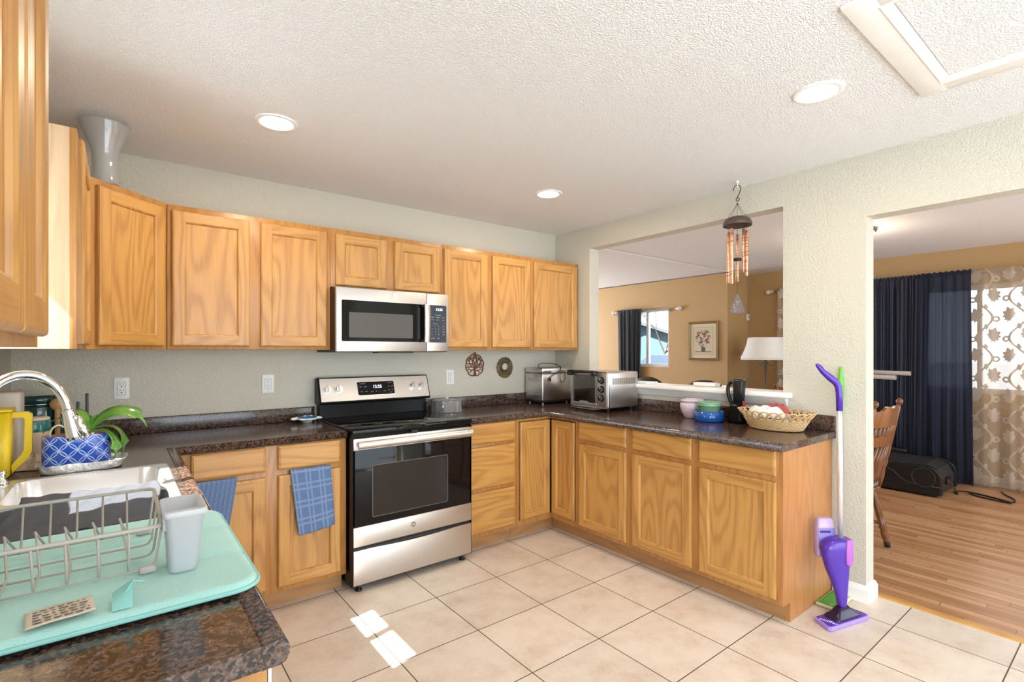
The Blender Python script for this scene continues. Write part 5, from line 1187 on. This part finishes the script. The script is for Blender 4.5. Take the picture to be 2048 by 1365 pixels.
e = thing('wall_sensor', 'small white sensor box in the corner beyond the wind chime', 'sensor', (6.945, YJ-.001, 1.84))
m = MB(); m.box(-.034, .034, -.022, 0, -.045, .045, .005); m.build('case', WHITEP, e)
m = MB(); m.box(-.018, .018, -.0235, -.021, -.012, .028, .002); m.build('lens', mat('lens_grey', (.50, .50, .50), .4), e)
m = MB(); m.tube([(.02, -.004, .045), (.02, -.004, .58)], .004, 6); m.build('cable', mat('tan_cable', (.50, .36, .21), .6), e)

ROD = mat('rod_nickel', (.30, .26, .22), .3, .85); GL = mat('cracked_glass', (.75, .72, .66), .1, coat=.5)
def rod(label, x, y0, y1, z, wall, fin0=True, fin1=True):
    e = thing('curtain_rod', label, 'curtain rod', (x, y0, z))
    m = MB(); m.cyl((0, 0, 0), (0, y1-y0, 0), .009, n=14); m.build('pole', ROD, e)
    for y, s, f in ((0, -1, fin0), (y1-y0, 1, fin1)):
        if not f: continue
        m = MB(); m.cyl((0, y, 0), (0, y+s*.04, 0), .013, .018, 14); m.ball((0, y+s*.07, 0), .034, 18); m.build('finial', GL, e)
    for y in (.10, y1-y0-.10):
        m = MB(); m.tube([(0, y, -.012), (.02, y, -.018), (wall-x, y, -.02)], .006, 8); m.cyl((wall-x-.006, y, -.02), (wall-x, y, -.02), .022, n=16); m.build('bracket', ROD, e)
    return e
rod('curtain rod with glass finials over the small living-room window', 6.388, 4.33, 5.42, 1.985, XE2)
rod('long curtain rod carrying the navy and lace curtains', 6.950, .10, 3.19, 2.165, XE)
def clothmat(name, col, sheer, rough=.6, sheen=.3, tl=.5):
    m = bpy.data.materials.new(name); m.use_nodes = True; nt = m.node_tree; b = nt.nodes['Principled BSDF']; out = nt.nodes['Material Output']
    b.inputs['Base Color'].default_value = (*col, 1); b.inputs['Roughness'].default_value = rough; b.inputs['Sheen Weight'].default_value = sheen
    tc = N(nt, 'ShaderNodeTexCoord'); mp = N(nt, 'ShaderNodeMapping'); mp.inputs['Scale'].default_value = (40, 40, 420); L(nt, tc.outputs['Object'], mp.inputs[0]); n = N(nt, 'ShaderNodeTexNoise', i_Scale=1.0, i_Detail=2.0); L(nt, mp.outputs[0], n.inputs['Vector'])
    bp = N(nt, 'ShaderNodeBump', i_Strength=.25, i_Distance=.002); L(nt, n.outputs[0], bp.inputs['Height']); L(nt, bp.outputs[0], b.inputs['Normal'])
    t = N(nt, 'ShaderNodeBsdfTranslucent'); t.inputs[0].default_value = (*[min(1, c*2.2) for c in col], 1)
    x = N(nt, 'ShaderNodeMixShader', i_0=tl*.5); L(nt, b.outputs[0], x.inputs[1]); L(nt, t.outputs[0], x.inputs[2])
    tp = N(nt, 'ShaderNodeBsdfTransparent'); y = N(nt, 'ShaderNodeMixShader', i_0=sheer); L(nt, x.outputs[0], y.inputs[1]); L(nt, tp.outputs[0], y.inputs[2]); L(nt, y.outputs[0], out.inputs[0])
    return m
def curtain(name, label, mt, x, y0, y1, z0, z1, folds, amp, seed=0, flare=0, rodz=None, th=.003, group=None):
    rg = random.Random(seed); ph = [rg.uniform(0, 6.28) for _ in range(8)]; m = MB(); nu = int(folds*14); nv = 34
    def f(u, v):
        w = .75+.25*v; g = 2*PI*folds*u
        wob = math.sin(g+ph[0]+.9*math.sin(3.1*u*PI+ph[1]))+.45*math.sin(1.63*g+ph[2]+.8*v)+.25*math.sin(2.7*g+ph[3])
        k = min(1, v*9+.35); xx = x+amp*k*wob*w*(1+.35*math.sin(5*u+ph[4]))
        y = y1-(y1-y0)*u + .25*amp*math.cos(g+ph[0])*k + flare*v*(u-.5)*(y1-y0)
        z = z1-(z1-z0)*v + (.006*math.sin(2*g+ph[5]) if v == 0 else 0)
        return (xx, y, z)
    m.grid(f, nu, nv); o = solid(m.build(name, mt), th); tag(o, label, 'curtain', group); return o
CBLK = clothmat('charcoal_curtain', (.018, .019, .024), .04, .6, .2, .6)
CNVY = clothmat('navy_satin', (.012, .016, .045), .0, .38, .25, .35)
CSHR = clothmat('navy_sheer', (.020, .026, .060), .10, .5, .25, 1.0)
curtain('curtain', 'dark charcoal curtain on the small living-room window', CBLK, 6.345, 4.895, 5.375, .72, 2.02, 5.5, .016, 3, .12)
curtain('curtain', 'heavy pleated navy curtain behind the treadmill', CNVY, 6.868, 1.52, 2.42, .012, 2.20, 13, .020, 5, .06)
curtain('curtain', 'thinner navy curtain panel between the pleated one and the lace curtain', CSHR, 6.790, 1.165, 1.60, .012, 2.195, 4.6, .022, 8, -.10)
def lace():
    m = bpy.data.materials.new('champagne_lace'); m.use_nodes = True; nt = m.node_tree; b = nt.nodes['Principled BSDF']; out = nt.nodes['Material Output']
    tc = N(nt, 'ShaderNodeTexCoord'); sp = N(nt, 'ShaderNodeSeparateXYZ'); L(nt, tc.outputs['UV'], sp.inputs[0])
    def M(op, a, b_=None, c_=None):
        n = N(nt, 'ShaderNodeMath', operation=op)
        for k, v in enumerate((a, b_, c_)):
            if v is None: continue
            if isinstance(v, (int, float)): n.inputs[k].default_value = v
            else: L(nt, v, n.inputs[k])
        return n.outputs[0]
    U, V = sp.outputs[0], sp.outputs[1]                      # metres across and up
    uu = M('MULTIPLY', U, 1/.27); fu = M('SUBTRACT', M('FRACT', uu), .5)     # repeat .27 m across
    sn = M('SINE', M('MULTIPLY', V, 2*PI/.40))
    stem = M('LESS_THAN', M('ABSOLUTE', M('SUBTRACT', fu, M('MULTIPLY', sn, .26))), .045)
    # leaves: jagged blobs either side of the stem
    def blob(cu, cv, r, jag):
        fv = M('SUBTRACT', M('FRACT', M('ADD', M('MULTIPLY', V, 1/.40), -cv+.5)), .5)
        du = M('MULTIPLY', M('SUBTRACT', fu, cu), .27); dv = M('MULTIPLY', fv, .40)
        d = M('SQRT', M('ADD', M('MULTIPLY', du, du), M('MULTIPLY', M('MULTIPLY', dv, dv), .45)))
        an = M('ARCTAN2', dv, du); rr = M('MULTIPLY_ADD', M('SINE', M('MULTIPLY', an, jag)), r*.15, M('MULTIPLY_ADD', M('COSINE', M('SUBTRACT', an, .9 if cu > 0 else 2.2)), r*.50, r*.85))
        return M('LESS_THAN', d, rr)
    def ring(cu, cv, r):
        fv = M('SUBTRACT', M('FRACT', M('ADD', M('MULTIPLY', V, 1/.40), -cv+.5)), .5)
        du = M('MULTIPLY', M('SUBTRACT', fu, cu), .27); dv = M('MULTIPLY', fv, .40)
        d = M('SQRT', M('ADD', M('MULTIPLY', du, du), M('MULTIPLY', dv, dv))); return M('LESS_THAN', M('ABSOLUTE', M('SUBTRACT', d, r)), .008)
    msk = stem
    for q in (blob(-.22, .25, .050, 11), blob(.24, .75, .050, 11), blob(.02, .5, .020, 5), blob(.03, .0, .020, 5), ring(.36, .22, .022), ring(-.36, .72, .022)): msk = M('MAXIMUM', msk, q)
    n = N(nt, 'ShaderNodeTexNoise', i_Scale=400.0); L(nt, tc.outputs['UV'], n.inputs['Vector'])
    b.inputs['Base Color'].default_value = (.62, .52, .42, 1); b.inputs['Roughness'].default_value = .45; b.inputs['Sheen Weight'].default_value = .3
    tl = N(nt, 'ShaderNodeBsdfTranslucent'); tl.inputs[0].default_value = (.62, .56, .48, 1)
    mo = N(nt, 'ShaderNodeMixShader', i_0=.30); L(nt, b.outputs[0], mo.inputs[1]); L(nt, tl.outputs[0], mo.inputs[2])
    d2 = N(nt, 'ShaderNodeBsdfDiffuse'); d2.inputs[0].default_value = (.55, .43, .31, 1); tp = N(nt, 'ShaderNodeBsdfTransparent')
    ne = N(nt, 'ShaderNodeMixShader', i_0=.66); L(nt, d2.outputs[0], ne.inputs[1]); L(nt, tp.outputs[0], ne.inputs[2])
    fin = N(nt, 'ShaderNodeMixShader'); L(nt, msk, fin.inputs[0]); L(nt, ne.outputs[0], fin.inputs[1]); L(nt, mo.outputs[0], fin.inputs[2]); L(nt, fin.outputs[0], out.inputs[0])
    return m
LACE = lace()
def lacecurtain(label, y0, y1, folds, seed):
    o = curtain('lace_curtain', label, LACE, 6.86, y0, y1, .012, 2.19, folds, .016, seed, 0, th=.0015)
    me = o.data; uv = me.uv_layers.new(name='uv'); nv = 34; nu = int(folds*14)
    for p in me.polygons:
        for li in p.loop_indices:
            i = me.loops[li].vertex_index; uv.data[li].uv = ((i//(nv+1))/nu*(y1-y0)*1.12, me.vertices[i].co.z)
    return o
lacecurtain('champagne lace curtain with scrolling leaves at the photo\'s right edge', .28, 1.20, 5, 2)
lacecurtain('lace curtain glimpsed at the pass-through\'s edge behind the floor lamp', 2.55, 3.105, 3, 6)

# sofa behind the ledge
LTH = mat('brown_leather', (.022, .012, .009), .30, coat=.15, bump=(60, .25, .004))
e = thing('sofa', 'dark brown leather sofa whose rounded backs show just above the ledge', 'sofa', (5.45, 3.46, .001), PI/2)
def bk(x0, w, top, crown):
    m = MB()
    def f(u, v):
        x = x0+w*(u-.5); cr = top-crown*abs(2*u-1)**2.4
        if v < .5: k = v/.5; return (x*1.0, .34+.02*math.sin(PI*u)*k, .30+(cr-.30)*k)
        k = (v-.5)/.5; return (x, .34-.20*math.sin(k*PI*.5)-.02*math.sin(3*k*PI), cr-(cr-.45)*k+.03*math.sin(min(1, k*4)*PI))
    m.grid(f, 24, 36); m.build('back_cushion', LTH, e)
bk(.39, .60, 1.052, .16); bk(-.375, .62, 1.045, .15); bk(.02, .12, .93, .02)
m = MB(); m.box(-.70, .70, .16, .30, .06, .86, .05); m.build('back_frame', LTH, e)
for x in (-.35, .35): m = MB(); m.box(x-.335, x+.335, -.36, .14, .24, .46, .06); m.build('seat_cushion', LTH, e)
for s in (-1, 1): m = MB(); m.box(s*.78-.085, s*.78+.085, -.38, .30, .06, .62, .06); m.build('arm', LTH, e)
m = MB(); m.box(-.68, .68, -.34, .28, 0, .235, .02); m.build('base', LTH, e)

# dining chairs
BLKF = mat('black_rubber', (.02, .02, .02), .5)
def dining_chair(loc, rz, label):
    e = thing('dining_chair', label, 'chair', loc, rz)
    m = MB(); m.rings([[(a*k, b*k-.0, z) for a, b in rrect(-.215, .215, -.21, .20, .10, 8)] for k, z in ((.97, .40), (1, .408), (1, .425), (.97, .432))], True, True, True); m.build('seat', CHAIRW, e)
    m = MB(); m.rings([[(a*k, b*k, z) for a, b in rrect(-.205, .205, -.20, .185, .10, 8)] for k, z in ((.98, .4325), (1.02, .44), (1.02, .462), (.93, .475))], True, True, True); m.build('seat_cushion', mat('grey_pad', (.20, .18, .19), .8), e)
    for x, y in ((-1, -1), (1, -1), (-1, 1), (1, 1)):
        a = Vector((x*.15, y*.145, .40)); b = Vector((x*.205, y*.215, .0)); d = b-a
        P = [(0, .016), (.12, .015), (.25, .021), (.45, .022), (.58, .019), (.60, .025), (.63, .018), (.66, .026), (.69, .019), (.75, .022), (.84, .023), (.90, .017), (.915, .017)]
        m = MB(); m.tube([tuple(a+d*t) for t, r in P], [r for t, r in P], 14); o = m.build('leg', CHAIRW, e)
        m = MB(); m.tube([tuple(a+d*.905), tuple(a+d*.93), tuple(a+d*1.0)], [.018, .021, .017], 12); m.build('foot_pad', BLKF, o)
    m = MB(); m.tube([(-.185, -.175, .16), (-.185, .175, .16)], .011, 8); m.build('stretcher', CHAIRW, e)
    m = MB(); m.tube([(.185, -.175, .16), (.185, .175, .16)], .011, 8); m.build('stretcher', CHAIRW, e)
    m = MB(); m.tube([(-.185, 0, .16), (.185, 0, .16)], .010, 8); m.build('stretcher', CHAIRW, e)
    def bp(x, h): return Vector((x, .175+.115*(h-.43)/.60, h))
    for s in (-1, 1):
        m = MB(); hs = [(.43, .016), (.50, .020), (.56, .015), (.60, .021), (.63, .015), (.66, .020), (.72, .017), (.80, .018), (.88, .017), (.99, .015), (1.00, .010), (1.012, .020), (1.030, .022), (1.042, .014), (1.046, .004)]
        m.tube([tuple(bp(s*(.165+.025*(h-.43)/.6), h)) for h, r in hs], [r for h, r in hs], 14); m.build('back_post', CHAIRW, e)
    def rail(z0, z1, wave, name):
        m = MB(); 
        def sc(k):
            x = -.185+.37*k; t = z1+wave*(math.sin(PI*k)*1.0+.30*math.cos(6*PI*k)); bow = .030*math.sin(PI*k)
            return [tuple(bp(x, z)+Vector((0, bow+dy, 0))) for z, dy in ((z0, -.009), (t, -.009), (t, .009), (z0, .009))]
        m.rings([sc(i/28) for i in range(29)], True, True, True, smooth=False); return m.build(name, CHAIRW, e)
    rail(.865, .965, .035, 'crest_rail'); rail(.735, .80, .008, 'middle_rail')
    for k in range(7):
        x = -.135+.045*k; b = .030*math.sin(PI*(x+.185)/.37); m = MB(); hs = [(.80, .009), (.815, .015), (.825, .009), (.84, .016), (.85, .009), (.868, .012)]
        m.tube([tuple(bp(x, h)+Vector((0, b, 0))) for h, r in hs], [r for h, r in hs], 10); m.build('turned_bead', CHAIRW, e)
    for k in range(6):
        x = -.12+.048*k; m = MB(); hs = [(.44, .008), (.52, .012), (.56, .009), (.60, .012), (.74, .008)]
        m.tube([tuple(bp(x*(.8+.2*(h-.44)/.3), h)+Vector((0, .030*math.sin(PI*(x+.185)/.37)*(h-.44)/.3, 0))) for h, r in hs], [r for h, r in hs], 10); m.build('spindle', CHAIRW, e)
dining_chair((4.045, 1.395, .001), PI-.08, 'carved wooden dining chair half hidden behind the doorway pillar')
dining_chair((5.34, 2.05, .001), 0, 'wooden dining chair whose knob shows at the pass-through ledge\'s end')

# treadmill
TBK = mat('treadmill_black', (.007, .0065, .007), .34); TGR = mat('treadmill_grey', (.030, .029, .030), .45)
e = thing('treadmill', 'black folding treadmill on the floor before the navy curtains', 'treadmill', (5.99, 1.235, .001), 0)
m = MB(); m.box(.0, .60, .03, 1.60, .012, .13, .008); m.build('base_frame', TBK, e)
for x in (.05, .55):
    for y in (.06, 1.54): m = MB(); m.cyl((x, y, 0), (x, y, .02), .02, n=14); m.build('foot', BLKF, e)
hood = [(.0, .02), (.0, .15)]+[(.13-.13*math.cos(t), .175+.11*math.sin(t)) for t in [PI*.0+PI/2*i/8 for i in range(9)]]+[(.30, .280), (.42, .258), (.56, .18), (.60, .02)]
m = MB(); m.prism(hood, 'x', -.005, .055); bevel(m.build('side_cover', TBK, e), .008)
m = MB(); m.prism(hood, 'x', .545, .605); bevel(m.build('side_cover', TBK, e), .008)
m = MB(); m.prism([(.02, .03), (.015, .15), (.06, .24), (.14, .285), (.62, .29), (.62, .03)], 'x', .056, .544); m.build('motor_hood', TGR, e)
m = MB(); m.cyl((-.006, .13, .175), (-.016, .13, .175), .088, .084, 36); o = m.build('round_cap', TBK, e)
m = MB(); m.tube([(-.015, .13+.088*math.cos(2*PI*i/40), .175+.088*math.sin(2*PI*i/40)) for i in range(40)], .004, 8, closed=True); m.build('cap_rim', TGR, o)
m = MB(); m.tube([(-.008, y, z) for y, z in ((.0, .10), (.15, .10), (.24, .105), (.31, .14), (.37, .20), (.45, .235))], .006, 8); m.build('cover_groove', TGR, e)
m = MB(); m.box(.04, .56, .58, 1.62, .205, .25, .006); m.build('deck', TBK, e)
m = MB(); m.box(.10, .50, .57, 1.61, .2505, .256); m.build('belt', TGR, e)
for x in (.02, .53): m = MB(); m.box(x, x+.055, .55, 1.62, .22, .268, .010); m.build('side_rail', TGR, e)
m = MB(); m.box(.02, .10, .46, 1.2, .275, .30, .006); m.box(.55, .62, .40, 1.4, .285, .33, .008); m.build('fold_bar', TBK, e)
m = MB(); m.box(.20, .32, -.004, .02, .10, .16, .003); q_ = m.build('power_inlet', TBK, e)
m = MB(); m.box(.22, .25, -.008, -.003, .11, .14, .002); m.build('red_switch', mat('switch_red', (.30, .03, .02), .4), q_)
BEI = mat('beige_tube', (.40, .36, .32), .4)
for x, ye in ((.005, .255), (-.36+.005, .245)): pass
for x, y1, z1 in ((-.03, .339, 1.108), (.36, .319, 1.138)):
    m = MB(); m.tube([(x, y1, z1), (x, .90, z1+.01), (x, 1.05, z1-.04), (x, 1.12, .9), (x+.0, 1.20, .14)], .022, 16); m.build('handrail', BEI, e)
m = MB(); m.tube(smooth([(.26, -.006, .13), (.26, -.05, .05), (.28, -.06, .012), (.40, -.02, .006), (.48, -.10, .006), (.40, -.30, .006), (.30, -.42, .006), (.30, -.36, .006), (.36, -.18, .006), (.46, -.12, .006), (.42, -.28, .006), (.34, -.42, .006), (.48, -.42, .006), (.62, -.34, .006), (.74, -.30, .006)]), .0065, 8); m.build('power_cord', BLACK, e)

e = thing('ceiling_lamp', 'round ceiling lamp in the dining area, just visible past the doorway pillar', 'ceiling light', (5.17, 1.66, ZC))
m = MB(); m.lathe([(.155, 0), (.158, -.012), (.150, -.028), (.140, -.030)], (0, 0, 0), 40); m.build('rim', PEW, e)
m = MB(); m.lathe([(.142, -.020), (.135, -.055), (.09, -.090), (.03, -.105), (0, -.106)], (0, 0, 0), 40); m.build('glass_bowl', mat('lit_opal', (1, .93, .82), .3, emit=(1, .86, .66), es=2.2), e)
l = bpy.data.lights.new('ceiling_lamp_light', 'POINT'); l.energy = 9; l.color = (1, .84, .64); l.shadow_soft_size = .12
o = bpy.data.objects.new('ceiling_lamp_light', l); C.objects.link(o); o.location = (5.17, 1.66, ZC-.22)

# ------------------------------------------------------------------ outdoors seen by the small window
m = MB(); m.box(7.2, 90, -40, 90, -.35, -.25); struct(m.build('ground', mat('street_ground', (.07, .07, .07), .8, bump=(2, .4, .05))))
e = thing('house', 'pale blue gabled house across the street, through the small window', 'house', (24.2, 18.6, -.25), -.93)
m = MB(); m.prism([(-4, 0), (4, 0), (4, 1.55), (0, 2.95), (-4, 1.55)], 'y', -3.5, 3.5); m.build('wall', mat('blue_siding', (.025, .052, .066), .7), e)
m = MB()
for s in (-1, 1): m.prism([(0, 3.10), (s*4.5, 1.50), (s*4.5, 1.36), (0, 2.94)], 'y', -3.9, 3.9)
m.build('roof', mat('grey_shingle', (.035, .04, .045), .8), e)
for x in (-1.9, 1.6):
    m = MB(); m.box(x-.45, x+.45, -3.56, -3.5, .75, 1.75); f_ = m.build('window', WHITE, e)
    m = MB(); m.box(x-.36, x+.36, -3.58, -3.56, .84, 1.66); m.build('pane', mat('dark_pane', (.12, .15, .2), .1), f_)
e = thing('car', 'blue car parked outside the small window', 'car', (12.9, 8.95, -.25), 2.2)
m = MB(); m.rings([[(x, y*w, z) for x, z in ((-2.1, .35), (-2.15, .75), (-1.4, .98), (-.7, 1.02), (1.1, 1.02), (2.0, .85), (2.1, .5), (2.05, .3))] for y, w in ((-.86, 1), (-.80, 1), (.80, 1), (.86, 1))], True, True, True); bevel(m.build('body', mat('car_blue', (.006, .04, .09), .3), e), .05)
m = MB(); m.rings([[(-1.35, y*1, .98), (-.75, y*.85, 1.48), (.55, y*.85, 1.50), (1.25, y, 1.0)] for y in (-.78, .78)], True, True, True); m.build('cabin', mat('car_glass', (.02, .03, .045), .2), e)
for x in (-1.35, 1.35):
    for y in (-.84, .84): m = MB(); m.cyl((x, y-.1, .32), (x, y+.1, .32), .32, n=24); m.build('wheel', BLACK, e)
e = thing('bare_tree', 'bare winter tree outside the small window', 'tree', (17.3, 12.2, -.25))
m = MB(); rg_ = random.Random(4)
def limb(p, d, l, r, k):
    q = p+d*l; m.tube([tuple(p), tuple((p+q)/2+Vector((rg_.uniform(-.06, .06), rg_.uniform(-.06, .06), .03))*l), tuple(q)], [r, r*.85, r*.65], 5, cap=False)
    if k == 0: return
    for _ in range(3):
        n = (d+Vector((rg_.uniform(-.8, .8), rg_.uniform(-.8, .8), rg_.uniform(-.2, .5)))).normalized(); limb(q, n, l*.68, r*.6, k-1)
limb(Vector((0, 0, 0)), Vector((0, 0, 1)), 1.5, .055, 5); m.build('branches', mat('bark_brown', (.03, .024, .02), .9), e)

bpy.context.view_layer.update()
